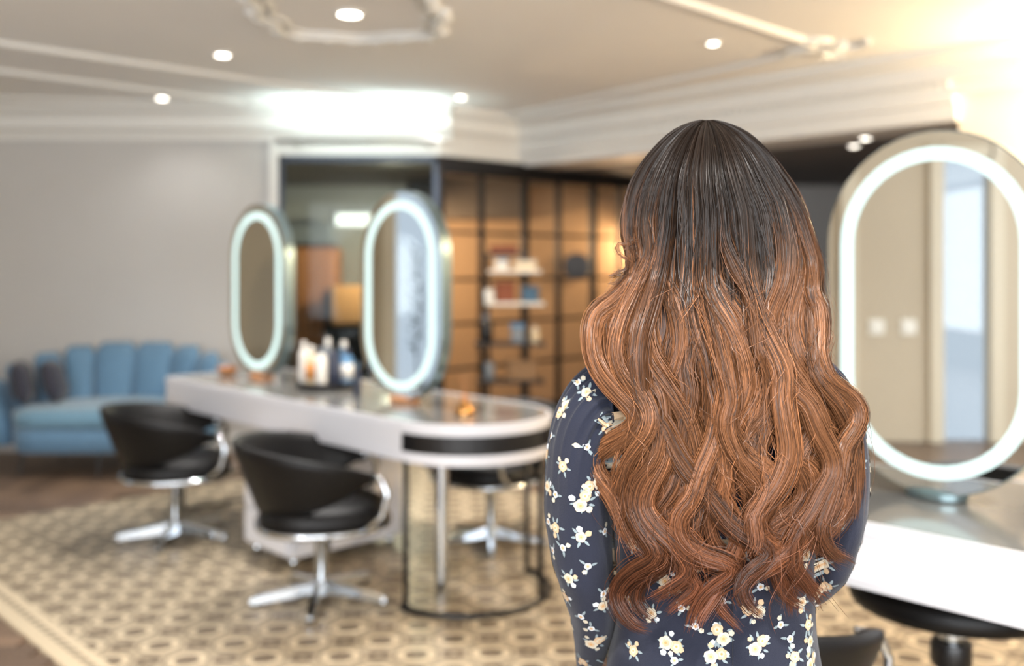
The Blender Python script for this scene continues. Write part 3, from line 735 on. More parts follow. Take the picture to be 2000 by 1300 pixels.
for k, P in arms.items():
    prev = 'clav'
    for i, p in enumerate(P):
        joint('arm_%s%d' % (k, i), p, (.04, .036, .032, .028, .025, .02)[i], prev); prev = 'arm_%s%d' % (k, i)
    w0 = Vector(P[-1]); dr = (w0-Vector(P[-2])).normalized()
    side = Vector((1, 0, 0)) if k == 'l' else Vector((0, 0, 1))
    joint('palm_'+k, w0+dr*.045, (.026, .013), prev)
    for q, ln in enumerate((.052, .06, .056, .044)):
        b = w0+dr*.075+side*((q-1.5)*.018)
        joint('kn_%s%d' % (k, q), b, .009, 'palm_'+k)
        joint('mid_%s%d' % (k, q), b+dr*ln*.55+Vector((0, .004, -.004)), .008, 'kn_%s%d' % (k, q))
        joint('tip_%s%d' % (k, q), b+dr*ln+Vector((0, .004, -.018)), .007, 'mid_%s%d' % (k, q))
    tb_ = w0+dr*.03+side*(.03 if k == 'l' else .028)
    joint('th_'+k, tb_, .010, 'palm_'+k); joint('tht_'+k, tb_+dr*.035+side*.016, .008, 'th_'+k)
for s, nm in ((-1, 'l'), (1, 'r')):
    joint('hip_'+nm, (.30+s*.085, 1.46, .84), .075, 'pelvis')
    joint('knee_'+nm, (.30+s*.095, 1.465, .47), .05, 'hip_'+nm)
    joint('ank_'+nm, (.30+s*.10, 1.45, .08), .032, 'knee_'+nm)
    joint('toe_'+nm, (.30+s*.115, 1.58, .035), (.03, .022), 'ank_'+nm)
me = bpy.data.meshes.new('body_cage'); me.from_pydata(bv, be, [])
tmp = bpy.data.objects.new('body_cage', me); COL.objects.link(tmp)
md_ = tmp.modifiers.new('skin', 'SKIN'); md_.use_smooth_shade = True
sd = tmp.modifiers.new('sub', 'SUBSURF'); sd.levels = 2; sd.render_levels = 2
for i, v in enumerate(me.skin_vertices[0].data): v.radius = br_[i]; v.use_root = (i == 0)
dg = bpy.context.evaluated_depsgraph_get(); dg.update()
bme = bpy.data.meshes.new_from_object(tmp.evaluated_get(dg)); bme.name = 'body'
bpy.data.objects.remove(tmp)
bme.materials.clear(); bme.materials.append(M_SKIN)
body = bpy.data.objects.new('body', bme); COL.objects.link(body); pchild(body)
for s in (-1, 1):
    e_ = pchild(MB().sphere((.30+s*.032, 1.548, 1.515), .011, .008, .008).build('eye', M_PLAST, None, True))
    MB().sphere((.30+s*.032, 1.5555, 1.515), .005, .003, .005).build('iris', M_WOODL, e_, True)
pchild(MB().sphere((.30, 1.552, 1.455), .022, .007, .007).build('lips', mat('lips', (176, 96, 90), .4), None, True))

# clothing lofts
def catmull(rows, per):
    A = np.array(rows, float); out = []
    n = len(A)
    for i in range(n-1):
        p0, p1, p2, p3 = A[max(i-1, 0)], A[i], A[i+1], A[min(i+2, n-1)]
        for k in range(per):
            t = k/per
            out.append(.5*((2*p1)+(-p0+p2)*t+(2*p0-5*p1+4*p2-p3)*t*t+(-p0+3*p1-3*p2+p3)*t**3))
    out.append(A[-1]); return np.array(out)
TOR = [(650, 1352, 1428, .048), (668, 1345, 1437, .052), (690, 1310, 1470, .065), (706, 1250, 1530, .08), (724, 1192, 1586, .09), (760, 1182, 1594, .102), (850, 1186, 1592, .112), (950, 1193, 1590, .112),
       (1050, 1199, 1588, .106), (1120, 1204, 1586, .099), (1180, 1206, 1586, .096), (1240, 1199, 1590, .100), (1300, 1184, 1597, .108), (1400, 1168, 1612, .115), (1490, 1162, 1618, .118)]
tor = catmull(TOR, 7)
def sgnpow(v, e): return math.copysign(abs(v)**e, v)
rings = []
NS = 96
for r in tor:
    cx_ = (r[1]+r[2])/2; hw = (r[2]-r[1])/2/SB; c = bp(cx_, r[0])
    ring = []
    for k in range(NS):
        a = 2*PI*k/NS; lowf = max(0, min(1, (r[0]-1020)/200))
        f = 1+.012*lowf*math.sin(9*a+r[0]*.012)+.006*math.sin(5*a+r[0]*.03)
        ring.append((c.x+hw*f*sgnpow(math.cos(a), .84), 1.45+r[3]*f*sgnpow(math.sin(a), .84), c.z))
    rings.append(ring)
blouse = pchild(MB().loft(rings, cap=False).build('blouse', M_NAVY, None, True))
SL = [(1183, 722, 1192, 875, 1.45, .070), (1152, 719, 1192, 885, 1.45, .076), (1119, 744, 1193, 900, 1.45, .077), (1092, 785, 1194, 915, 1.45, .075), (1074, 835, 1195, 935, 1.45, .071),
      (1066, 890, 1196, 965, 1.45, .068), (1064, 950, 1197, 1000, 1.45, .065), (1066, 1010, 1197, 1040, 1.45, .062), (1074, 1070, 1196, 1090, 1.45, .058), (1087, 1130, 1200, 1140, 1.455, .053),
      (1106, 1185, 1207, 1190, 1.465, .047), (1120, 1235, 1204, 1235, 1.48, .040), (1128, 1290, 1196, 1290, 1.505, .036), (1135, 1350, 1188, 1345, 1.54, .033), (1150, 1420, 1190, 1412, 1.585, .029)]
SR = [(1592, 708, 1585, 875, 1.45, .070), (1622, 711, 1585, 885, 1.45, .076), (1648, 742, 1584, 900, 1.45, .077), (1668, 785, 1583, 915, 1.45, .075), (1682, 835, 1582, 935, 1.45, .071),
      (1689, 890, 1581, 965, 1.45, .068), (1689, 950, 1580, 1000, 1.45, .065), (1683, 1010, 1580, 1035, 1.45, .062), (1669, 1075, 1575, 1075, 1.455, .058), (1649, 1135, 1572, 1105, 1.465, .055),
      (1623, 1185, 1565, 1115, 1.49, .05), (1597, 1222, 1555, 1112, 1.54, .046), (1562, 1228, 1540, 1120, 1.60, .042), (1510, 1210, 1505, 1130, 1.66, .034), (1475, 1196, 1472, 1140, 1.69, .028)]
def sleeve(rows, seed):
    R_ = catmull(rows, 7); rings = []
    for j, r in enumerate(R_):
        t = j/7
        A, B = bp(r[0], r[1], r[4]), bp(r[2], r[3], r[4]); c = (A+B)/2; e1 = (A-B)/2
        # depth axis leans with the arm where it turns forward
        ring = []
        for k in range(168):
            a = 2*PI*k/168
            g = .16*math.exp(-t*.55)*(1-math.exp(-t*3))*(1-2*abs(math.sin(11*a+seed))**.6+.4*math.sin(17*a+1.3*seed))   # gathers at the armhole
            g += .016*math.sin(3*a+t*1.1+seed)+.010*math.sin(7*a-t*1.6+seed)+.022*max(0, 1-abs(t-9)/3)*math.sin(4*t+2*a)
            ring.append(tuple(c+e1*(math.cos(a)*(1+g))+Vector((0, r[5]*math.sin(a)*(1+g), 0))))
        rings.append(ring)
    return MB().loft(rings, cap=False)
sl_l = pchild(sleeve(SL, .4).build('sleeve', M_NAVY, None, True)); sl_r = pchild(sleeve(SR, 2.1).build('sleeve', M_NAVY, None, True))
for rows in (SL, SR):
    r = rows[0]; A, B = bp(r[0], r[1]), bp(r[2], r[3]); c = (A+B)/2; e1 = (A-B)/2*1.0
    pchild(MB().tube([tuple(c+e1*math.cos(a)+Vector((0, r[5]*1.0*math.sin(a), 0))) for a in [2*PI*k/60 for k in range(60)]], .0016, 5, closed=True).build('armhole_seam', M_NAVY, None, True))
    r = rows[-1]; A, B = bp(r[0], r[1], r[4]), bp(r[2], r[3], r[4]); c = (A+B)/2; e1 = (A-B)/2
    pchild(MB().tube([tuple(c+e1*math.cos(a)+Vector((0, r[5]*math.sin(a), 0))) for a in [2*PI*k/40 for k in range(40)]], .005, 6, closed=True).build('cuff', M_NAVY, None, True))
def world_bvh(obs):
    V_, F_ = [], []
    for o in obs:
        k = len(V_); V_ += [v.co.copy() for v in o.data.vertices]; F_ += [tuple(i+k for i in p.vertices) for p in o.data.polygons]
    return BVHTree.FromPolygons(V_, F_)
BV = world_bvh([blouse, sl_l, sl_r])
CAMP = Vector((0, 0, CAMH))
def pick(px, py):
    d_ = Vector(((px-1000)/FPX, 1, (HORY-py)/FPX)).normalized()
    return BV.ray_cast(CAMP, d_)
pts = []
for y in range(1085, 1330, 8):
    h = pick(1431, y)
    if h[0]: pts.append(tuple(h[0]-Vector((0, .0002, 0))))
pchild(MB().tube(pts, .0009, 5).build('back_seam', mat('seam_shadow_thread', (26, 28, 38), .9), None, True))  # centre-back seam drawn as a thin thread darker than the cloth
# printed blossoms: shapes laid on the cloth
PM = [mat('print_cream', (184, 175, 156), .8, var=.08, scale=90), mat('print_peach', (186, 158, 126), .8, var=.1, scale=90), mat('print_white', (190, 194, 198), .8, var=.03),
      mat('print_sage', (122, 134, 138), .8, var=.2, scale=90), mat('print_ochre', (186, 140, 86), .8, var=.1)]
pv, pf, pm = [], [], []
def blot(o, N, ex, ey, poly, mi, lift):
    k = len(pv); P = []
    for x, y in poly:
        q = o+ex*x+ey*y
        h = BV.ray_cast(q+N*.03, -N, .08)
        if h[0] is None: return
        P.append(h[0]+h[1]*lift if h[1].dot(N) > 0 else h[0]-h[1]*lift)
    pv.extend([tuple(p) for p in P]); n = len(P)
    for i in range(1, n): pf.append((k, k+i, k+(i % (n-1))+1)); pm.append(mi)
def flower(cx, cy, r, rot, lobes=5, n=20, dep=.16): return [(cx, cy)]+[(cx+r*(1-dep+dep*abs(math.cos(lobes*a/2)))*math.cos(a+rot), cy+r*(1-dep+dep*abs(math.cos(lobes*a/2)))*math.sin(a+rot)) for a in [2*PI*i/n for i in range(n)]]
def leaf(cx, cy, L_, w_, rot):
    c_, s_ = math.cos(rot), math.sin(rot)
    return [(cx+L_*.5*c_, cy+L_*.5*s_)]+[(cx+c_*x-s_*y, cy+s_*x+c_*y) for x, y in ((0, 0), (L_*.3, w_), (L_*.7, w_*.8), (L_, 0), (L_*.7, -w_*.8), (L_*.3, -w_))]
def sprig(o, N, size, rnd):
    ex = N.cross(Vector((0, 0, 1))); ex.normalize(); ey = ex.cross(N).normalized() * -1
    u = .0090; a0 = rnd.uniform(0, 6.28)
    def bloom(x, y, r, mi):
        blot(o, N, ex, ey, flower(x, y, r, rnd.uniform(0, 6)), mi, .0010)
        blot(o, N, ex, ey, flower(x, y, r*.55, rnd.uniform(0, 6), 5, 14, .3), 1 if mi != 1 else 0, .0013)
        blot(o, N, ex, ey, flower(x, y, r*.2, 0, 5, 8, 0), 4, .0016)
    nl = {'S': 3, 'M': 6, 'L': 8}[size]
    sp = {'S': .8, 'M': 1.25, 'L': 1.8}[size]*u
    for i in range(nl):
        a = a0+2*PI*i/nl+rnd.uniform(-.3, .3)
        blot(o, N, ex, ey, leaf(math.cos(a)*sp*.6, math.sin(a)*sp*.6, u*rnd.uniform(.9, 1.3), u*.22, a+rnd.uniform(-.4, .4)), 3, .0006)
    if size == 'S':
        bloom(0, 0, u*.62, 2)
        blot(o, N, ex, ey, flower(math.cos(a0)*u*1.15, math.sin(a0)*u*1.15, u*.42, 0), 0, .0010)
    elif size == 'M':
        bloom(0, 0, u*.92, rnd.choice((0, 1)))
        for i in range(2):
            a = a0+i*1.3; blot(o, N, ex, ey, flower(math.cos(a)*u*1.3, math.sin(a)*u*1.3, u*rnd.uniform(.35, .55), a), rnd.choice((0, 1, 2)), .0010)
    else:
        bloom(math.cos(a0)*u*.8, math.sin(a0)*u*.8, u*1.12, 0); bloom(-math.cos(a0)*u*.9, -math.sin(a0)*u*.9, u*.98, 1)
        for i in range(3):
            a = a0+1.1+i*1.9; blot(o, N, ex, ey, flower(math.cos(a)*u*1.7, math.sin(a)*u*1.7, u*rnd.uniform(.38, .55), a), rnd.choice((0, 1, 2)), .0010)
SPR = {'L': [(1100, 799), (1160, 945), (1138, 978), (1308, 1139), (1310, 1258), (1407, 1238), (1398, 1279), (1472, 1192), (1481, 1259), (1568, 1088), (1585, 1291), (1215, 907), (1162, 1254), (1220, 822)],
       'M': [(1146, 767), (1185, 834), (1100, 910), (1070, 887), (1135, 1048), (1086, 1030), (1236, 1062), (1111, 1129), (1105, 1164), (1177, 1182), (1238, 1270), (1273, 1196), (1416, 1062), (1578, 1219), (1582, 1252), (1610, 1099),
             (1566, 1175), (1615, 1143), (1552, 1282), (1439, 1010), (1677, 871), (1670, 825), (1658, 769), (1617, 710), (1139, 1291), (1070, 949), (1682, 905)],
       'S': [(1162, 723), (1128, 746), (1077, 850), (1146, 872), (1086, 965), (1192, 995), (1229, 1002), (1072, 1018), (1180, 1037), (1197, 1018), (1081, 1074), (1100, 1069), (1148, 1105), (1225, 1122), (1178, 1159), (1135, 1203),
             (1155, 1226), (1197, 1247), (1317, 1289), (1331, 1187), (1524, 1219), (1543, 1247), (1601, 1200), (1485, 1145), (1358, 1222), (1411, 1173), (1453, 1083), (1645, 1021), (1640, 746), (1230, 1170), (1350, 1110)]}
rs = random.Random(5); used = []
for sz, L_ in SPR.items():
    for px, py in L_:
        h = pick(px, py)
        if h[0]:
            N_ = h[1] if h[1].dot(CAMP-h[0]) > 0 else -h[1]
            sprig(h[0], N_, sz, rs); used.append(h[0])
for o in (blouse, sl_l, sl_r):                       # the rest of the cloth, out of this view
    for p_ in o.data.polygons:
        if p_.normal.dot(CAMP-p_.center) < 0.0 and rs.random() < .10 and min((p_.center-q).length for q in used) > .036:
            N_ = p_.normal.copy(); used.append(p_.center.copy()); sprig(p_.center.copy(), N_, rs.choice('SMML'), rs)
pme = bpy.data.meshes.new('floral_print'); pme.from_pydata(pv, [], pf)
for m_ in PM: pme.materials.append(m_)
pme.polygons.foreach_set('material_index', pm)
fpo = bpy.data.objects.new('floral_print', pme); COL.objects.link(fpo); pchild(fpo); fpo['kind'] = 'stuff'
# trousers and shoes
tr_ = MB()
for s in (-1, 1):
    tr_.loft([[(.30+s*dx+rx*math.cos(a), yy+ry*math.sin(a), z) for a in [2*PI*k/28 for k in range(28)]] for z, dx, rx, ry, yy in ((.06, .10, .075, .085, 1.46), (.3, .098, .075, .08, 1.465), (.5, .095, .08, .085, 1.465), (.7, .088, .09, .10, 1.46), (.80, .072, .085, .10, 1.455), (.87, .055, .075, .08, 1.455))], cap=False)
pchild(tr_.build('trousers', M_TROUS, None, True))
for s in (-1, 1):
    sh_ = pchild(MB().loft([[(.30+s*.105+w_*math.cos(a), y_+0*math.sin(a), .012+max(0, h_*(.5+.5*math.sin(a)))) for a in [2*PI*k/16 for k in range(16)]] for y_, w_, h_ in ((1.395, .022, .05), (1.41, .034, .075), (1.47, .036, .08), (1.54, .04, .055), (1.61, .038, .04), (1.645, .018, .03))]).build('shoe', M_BLACK, None, True))
    MB().prism([(.30+s*.105+.04*math.cos(a)*(1 if math.sin(a) > 0 else .9), 1.52+.13*math.sin(a)) for a in [2*PI*k/20 for k in range(20)]], 0.004, .014).build('sole', M_TROUS, sh_)

# ---------------------------------------------------------------- hair: dense ribbons grown along combed locks
HY = np.array([233, 236, 242, 252, 268, 290, 320, 350, 385, 420, 460, 500, 540, 580, 620, 660, 720, 800, 1300], float)
HL = np.array([1378, 1366, 1350, 1336, 1318, 1300, 1280, 1265, 1253, 1245, 1236, 1230, 1224, 1195, 1168, 1158, 1165, 1170, 1170], float)
HR = np.array([1382, 1400, 1418, 1436, 1458, 1480, 1503, 1521, 1543, 1560, 1577, 1589, 1598, 1606, 1613, 1614, 1640, 1682, 1684], float)
def outl(y): return np.interp(y, HY, HL), np.interp(y, HY, HR)
def ysurf(x, y):
    """depth of the hair's outer surface for nominal pixel x, y"""
    l, r = outl(y); u = np.clip((x-(l+r)/2)/((r-l)/2), -1, 1)
    c = np.sqrt(1-np.minimum(u*u, .98))
    dome = np.sqrt(np.clip(1-((400-y)/167.5)**2, 0, 1))
    head = 1.455-.118*np.where(y < 400, dome, 1.0)*c
    low = 1.328-.030*c+.055*np.abs(u)**3
    k = np.clip((y-480)/230, 0, 1); k = k*k*(3-2*k)
    return head*(1-k)+low*k
def to_world(x, y, Yv):
    return np.stack([(x-1000)/FPX*Yv, Yv, CAMH-(y-HORY)/FPX*Yv], -1)
FRONT, MID, BACK = -.012, 0.0, .012
LOCKS = [  # points, width in pixels, layer, rooted at the crown, ombre start shift
 ([(1241,380),(1232,449),(1242,500),(1238,545),(1205,585),(1168,615),(1160,655),(1168,705),(1195,750),(1222,785),(1236,815),(1222,845),(1190,868),(1168,890),(1172,925),(1195,962),(1212,1000),(1228,1040),(1250,1080),(1262,1092)], 40, MID, 1, -90),
 ([(1255,400),(1250,460),(1256,510),(1240,560),(1195,600),(1175,640),(1182,700),(1210,745),(1240,790),(1246,825),(1225,862),(1195,885),(1175,900)], 38, MID, 1, -80),
 ([(1269,426),(1272,491),(1258,530),(1230,590),(1212,640),(1208,690),(1225,735),(1255,775),(1266,815),(1258,850),(1236,885),(1218,920),(1206,960),(1204,985)], 34, FRONT, 1, -80),
 ([(1285,430),(1285,500),(1266,550),(1240,605),(1226,650),(1240,705),(1277,760),(1285,820),(1282,870),(1272,905),(1250,940),(1242,980),(1250,1020),(1275,1075),(1268,1099),(1235,1123),(1214,1159),(1221,1196),(1243,1223),(1275,1231)], 42, MID, 1, -60),
 ([(1290,440),(1282,520),(1264,570),(1250,625),(1262,690),(1295,745),(1330,800),(1350,850),(1362,910),(1372,950),(1360,1000),(1355,1050),(1370,1090),(1420,1111)], 44, MID, 1, -40),
 ([(1300,450),(1292,530),(1275,590),(1265,640),(1285,700),(1323,754),(1349,785),(1363,850),(1368,921),(1365,960),(1350,1000),(1340,1040),(1360,1080)], 40, BACK, 1, -30),
 ([(1305,440),(1300,510),(1300,550),(1320,590),(1333,640),(1330,690),(1318,730),(1300,770),(1290,805),(1295,842),(1295,893),(1275,945),(1266,987),(1283,1024),(1316,1065),(1337,1117),(1312,1146),(1283,1165),(1262,1176)], 40, MID, 1, 0),
 ([(1315,450),(1312,520),(1316,570),(1335,620),(1345,680),(1338,720),(1345,770),(1335,830),(1325,890),(1304,945),(1287,985),(1297,1025),(1340,1070),(1380,1095),(1425,1112),(1450,1125)], 38, BACK, 1, 20),
 ([(1300,460),(1285,540),(1268,600),(1252,660),(1250,720),(1261,781),(1296,835),(1319,880),(1345,921),(1370,950),(1395,980),(1425,1020),(1460,1050),(1489,1070),(1493,1092),(1479,1109),(1462,1130),(1454,1160),(1470,1190),(1500,1213)], 40, FRONT, 1, -40),
 ([(1338,440),(1335,520),(1330,590),(1340,640),(1345,700),(1350,760),(1345,830),(1333,900),(1322,956),(1308,990),(1318,1030),(1345,1075),(1337,1120),(1354,1146),(1330,1173),(1295,1205)], 38, BACK, 1, 70),
 ([(1359,440),(1362,541),(1354,588),(1358,625),(1378,690),(1395,749),(1404,800),(1395,860),(1372,920),(1356,975),(1335,1010),(1338,1050),(1366,1085),(1420,1111),(1388,1146),(1364,1180),(1343,1240)], 38, MID, 1, 40),
 ([(1368,440),(1367,541),(1376,590),(1398,640),(1415,700),(1420,750),(1410,810),(1413,870),(1418,940),(1412,970),(1430,1010),(1440,1050),(1420,1110),(1400,1160),(1372,1206),(1362,1238)], 30, MID, 1, 40),
 ([(1380,430),(1378,541),(1396,590),(1424,635),(1446,690),(1456,745),(1447,790),(1432,823),(1440,858),(1468,895),(1496,935),(1490,980),(1475,1010),(1480,1060),(1465,1090)], 38, FRONT, 1, 20),
 ([(1392,403),(1395,495),(1399,545),(1422,588),(1456,640),(1470,700),(1470,740),(1458,780),(1440,820),(1436,850),(1462,890),(1500,925),(1510,955),(1495,990),(1470,1030),(1465,1070)], 36, MID, 1, 0),
 ([(1385,420),(1384,541),(1392,600),(1405,660),(1420,737),(1428,783),(1422,818),(1428,852),(1445,890),(1470,930),(1490,965),(1485,1000),(1500,1040),(1530,1075)], 36, FRONT, 1, 30),
 ([(1412,415),(1419,472),(1442,523),(1465,570),(1478,620),(1486,680),(1501,726),(1503,772),(1491,809),(1470,840),(1462,880),(1475,930)], 28, FRONT, 1, -40),
 ([(1435,420),(1448,500),(1468,560),(1478,620),(1500,690),(1520,730),(1526,767),(1510,810),(1495,855),(1484,900),(1500,950)], 30, MID, 1, -10),
 ([(1430,430),(1432,560),(1450,640),(1462,720),(1468,800),(1462,870)], 34, BACK, 1, 110),
 ([(1455,420),(1462,520),(1478,600),(1498,650),(1528,720),(1530,775),(1536,820),(1541,875),(1535,912),(1520,950),(1500,985),(1485,1020),(1500,1060),(1545,1090),(1562,1128),(1597,1158),(1624,1171)], 40, FRONT, 1, 60),
 ([(1480,430),(1492,520),(1487,565),(1495,605),(1525,650),(1542,714),(1540,770),(1545,820),(1543,880),(1530,930),(1505,977),(1480,1020),(1465,1060)], 34, MID, 1, 60),
 ([(1495,420),(1505,520),(1500,590),(1515,640),(1540,690),(1565,737),(1581,765),(1572,800),(1552,840),(1545,875),(1576,900),(1595,930),(1593,980),(1577,1035),(1545,1075),(1516,1099),(1466,1130),(1437,1140)], 38, MID, 1, 50),
 ([(1520,400),(1535,480),(1530,550),(1510,600),(1502,640),(1515,700),(1550,760),(1578,790),(1600,846),(1620,890),(1622,925),(1604,966),(1590,1000),(1560,1055),(1556,1109),(1577,1140),(1608,1194)], 38, FRONT, 1, -60),
 ([(1532,390),(1548,460),(1550,530),(1535,590),(1525,650),(1540,710),(1575,770),(1590,827),(1575,870),(1560,905),(1572,950),(1562,985),(1530,1040),(1520,1090),(1535,1160),(1583,1192)], 36, MID, 1, -70),
 ([(1546,390),(1569,460),(1575,510),(1560,570),(1550,630),(1565,690),(1588,740),(1580,785),(1595,830),(1630,850),(1650,880),(1640,930),(1620,985),(1590,1040),(1600,1065),(1645,1090),(1672,1102)], 40, MID, 1, -90),
 ([(1560,420),(1580,480),(1590,520),(1588,570),(1602,600),(1604,640),(1600,690),(1622,744),(1655,775),(1672,805),(1668,835),(1650,870),(1640,920),(1625,980),(1610,1030),(1618,1070),(1655,1105)], 34, FRONT, 1, -90),
 ([(1555,430),(1578,500),(1580,560),(1588,620),(1590,690),(1605,740),(1640,790),(1660,840),(1668,890),(1672,945),(1670,990),(1668,1025)], 34, MID, 1, -80),
 ([(1565,430),(1582,500),(1592,560),(1604,620),(1606,690),(1630,750),(1668,790),(1680,830),(1678,850),(1670,870)], 16, FRONT, 1, -80),
 ([(1575,560),(1580,620),(1570,690),(1578,760),(1600,830),(1635,890),(1652,940),(1648,990),(1630,1030),(1600,1065)], 40, BACK, 0, -60),
 ([(1545,560),(1545,630),(1555,700),(1560,770),(1550,830),(1548,880),(1572,940),(1572,970),(1545,1000),(1500,1040),(1490,1080),(1525,1110),(1541,1155),(1548,1209)], 36, BACK, 0, 0),
 ([(1320,560),(1320,640),(1305,700),(1300,780),(1310,850),(1320,910),(1308,960),(1285,1000),(1275,1050),(1300,1090),(1265,1125),(1250,1150),(1248,1180),(1268,1205),(1290,1216)], 38, BACK, 0, 0),
 ([(1400,560),(1420,640),(1435,720),(1415,800),(1400,870),(1385,940),(1385,1010),(1400,1070),(1440,1100),(1415,1130),(1404,1160),(1412,1192),(1432,1214),(1454,1240)], 28, BACK, 0, 0),
 ([(1350,560),(1370,650),(1385,720),(1385,800),(1375,880),(1365,940),(1358,1000),(1350,1050),(1345,1090)], 46, BACK, 0, 40),
 ([(1440,600),(1450,680),(1445,760),(1440,860),(1450,930),(1465,980),(1455,1030)], 34, BACK, 0, 60),
 ([(1480,600),(1490,700),(1480,800),(1470,870),(1500,930),(1512,970),(1495,1010)], 40, BACK, 0, 40),
 ([(1250,600),(1225,670),(1235,730),(1265,790),(1275,840),(1262,880),(1245,930)], 44, BACK, 0, -40),
 ([(1605,720),(1632,780),(1648,830),(1640,900),(1636,960),(1650,1010)], 42, BACK, 0, -40),
 ([(1600,800),(1610,870),(1612,940),(1600,1000),(1590,1050)], 40, BACK, 0, 0),
 ([(1290,780),(1330,840),(1350,900),(1345,960),(1325,1010),(1330,1060),(1380,1090),(1430,1105)], 38, BACK, 0, 0),
]
WISPS = [([(1248,470),(1222,478),(1206,477),(1208,492),(1228,508),(1240,520)], 7, 14), ([(1246,500),(1228,522),(1202,536),(1178,541)], 8, 22), ([(1240,530),(1215,545),(1190,555),(1178,548)], 10, 8),
         ([(1588,480),(1597,520),(1596,560),(1586,600)], 7, 14), ([(1612,640),(1624,660),(1618,690),(1626,720)], 16, 10), ([(1235,830),(1210,880),(1200,930),(1215,980)], 14, 16)]
def spline(P, step):
    P = np.array(P, float); C = catmull(P, 10)
    seg = np.r_[0, np.cumsum(np.linalg.norm(np.diff(C, axis=0), axis=1))]
    n = max(6, int(seg[-1]/step)); t = np.linspace(0, seg[-1], n)
    Q = np.stack([np.interp(t, seg, C[:, i]) for i in (0, 1)], 1)
    if n > 24:                                       # open the waves a little
        w_ = 7; pad = np.r_[np.repeat(Q[:1, 0], w_), Q[:, 0], np.repeat(Q[-1:, 0], w_)]
        sm = np.convolve(pad, np.ones(2*w_+1)/(2*w_+1), 'valid')
        Q[:, 0] += .28*(Q[:, 0]-sm)*np.clip((Q[:, 1]-640)/140, 0, 1)*np.clip((n-1-np.arange(n))/6, 0, 1)
    return Q
hv, hf, hc = [], [], []
nv = 0
ROOT, MIDC, ENDC = [np.array(lin(c)) for c in ((33, 24, 18), (119, 78, 50), (88, 50, 31))]
def strands(xy, width, depth_off, n, omb, root, fly=.045, thin=1.0, seed=0):
    """n ribbons round the guide xy (nominal pixels)"""
    global nv
    m = len(xy); t = np.linspace(0, 1, m)
    width = width*0.97
    tan = np.gradient(xy, axis=0); tan /= np.linalg.norm(tan, axis=1)[:, None]+1e-9
    nor = np.stack([-tan[:, 1], tan[:, 0]], 1)
    curv = np.gradient(np.unwrap(np.arctan2(tan[:, 1], tan[:, 0])))
    a = RNG.uniform(-1, 1, n); b = RNG.uniform(0, 1, n)**.7
    yv = xy[:, 1]
    # lock width: narrow at the crown, full by the nape, gathered to a point at the end
    wt = np.interp(t, [0, .55, .8, .93, 1], [1, 1, .85, .62, .42]) if not root else np.interp(yv, [233, 243, 262, 330, 430], [.03, .18, .5, .9, 1.0])*np.interp(t, [0, .62, .84, .95, 1], [1, 1, .85, .62, .42])
    half = width/2*wt
    ph = RNG.uniform(0, 6.28, (n, 3)); fr_ = RNG.uniform(.6, 1.0, (n, 1))
    amp = RNG.gamma(2.0, 1.0, (n, 1))
    isfly = RNG.random(n) < fly; amp[isfly] *= 4.5
    T = t[None, :]; Lpx = m*1.0
    wob = amp*(np.sin(T*9*fr_+ph[:, :1])*.9+np.sin(T*21*fr_+ph[:, 1:2])*.5)*np.clip(T*3-.2, 0, 1)*(1+1.4*np.clip((T-.62)/.38, 0, 1)*(yv[-1] > 900))
    # strands drift across the lock a little, so they cross
    aa = a[:, None]+(.22+.25*(seed%1))*np.sin(T*5*fr_+ph[:, 2:3])*np.clip(T*2-.3, 0, 1)
    lat = aa*half[None, :]+wob
    # each hair bends a little sooner or later than its neighbours
    sh = RNG.normal(0, 8.0, (n, 1))*np.clip((yv-480)/200, 0, 1)[None, :]*np.clip(t*4, 0, 1)[None, :]/max(1.0, m*17.0)
    tt = np.clip(T+sh, 0, 1)
    gx = np.interp(tt, t, xy[:, 0]); gy = np.interp(tt, t, xy[:, 1]); nx0 = np.interp(tt, t, nor[:, 0]); ny0 = np.interp(tt, t, nor[:, 1])
    X_ = gx+nx0*lat; Y_ = gy+ny0*lat
    thk = width/SB*.36
    rnd_ = np.sqrt(np.clip(1-np.clip(aa, -1, 1)**2, 0, 1))
    cdep = -np.sign(curv)[None, :]*0+.010*np.sin(T*PI*3+seed)*np.clip((yv-560)/160, 0, 1)[None, :]
    kk = np.clip((yv-330)/240, .12, 1)[None, :]
    D = ysurf(X_, Y_)+(depth_off-thk*rnd_*(b[:, None]*.75+.25)*wt[None, :]+thk*.5)*kk+cdep
    D -= np.where(isfly, .006, 0)[:, None]
    P = to_world(X_, Y_, D)
    # where each strand ends
    end = np.clip(1-RNG.gamma(1.5, .05, n), .6, 1.0); ei = np.maximum(4, (end*(m-1)).astype(int))
    tg = np.gradient(P, axis=1); tg /= np.linalg.norm(tg, axis=2)[..., None]+1e-9
    N0 = np.zeros_like(P); N0[..., 1] = -1
    lx = np.cross(tg, N0); lx /= np.linalg.norm(lx, axis=2)[..., None]+1e-9
    fc = np.cross(lx, tg)
    tilt = np.clip(aa*.8, -1.0, 1.0)+RNG.normal(0, .35, (n, 1))
    W = lx*np.cos(tilt)[..., None]-fc*np.sin(tilt)[..., None]
    wid = RNG.uniform(.00038, .00070, (n, 1))*thin*np.where(isfly, .55, 1)[:, None]
    ww = wid*np.clip((ei[:, None]-np.arange(m)[None, :])/(m*.12)+.25, .25, 1)
    Lq = P-W*ww[..., None]; Rq = P+W*ww[..., None]
    # dye: dark roots, copper lengths, redder ends; per-strand variation
    s0 = 465+omb+RNG.normal(0, 60, (n, 1)); s1 = s0+RNG.uniform(130, 300, (n, 1))
    k1 = np.clip((Y_-s0)/(s1-s0), 0, 1); k1 = k1*k1*(3-2*k1)
    k2 = np.clip((Y_-880)/260, 0, 1)
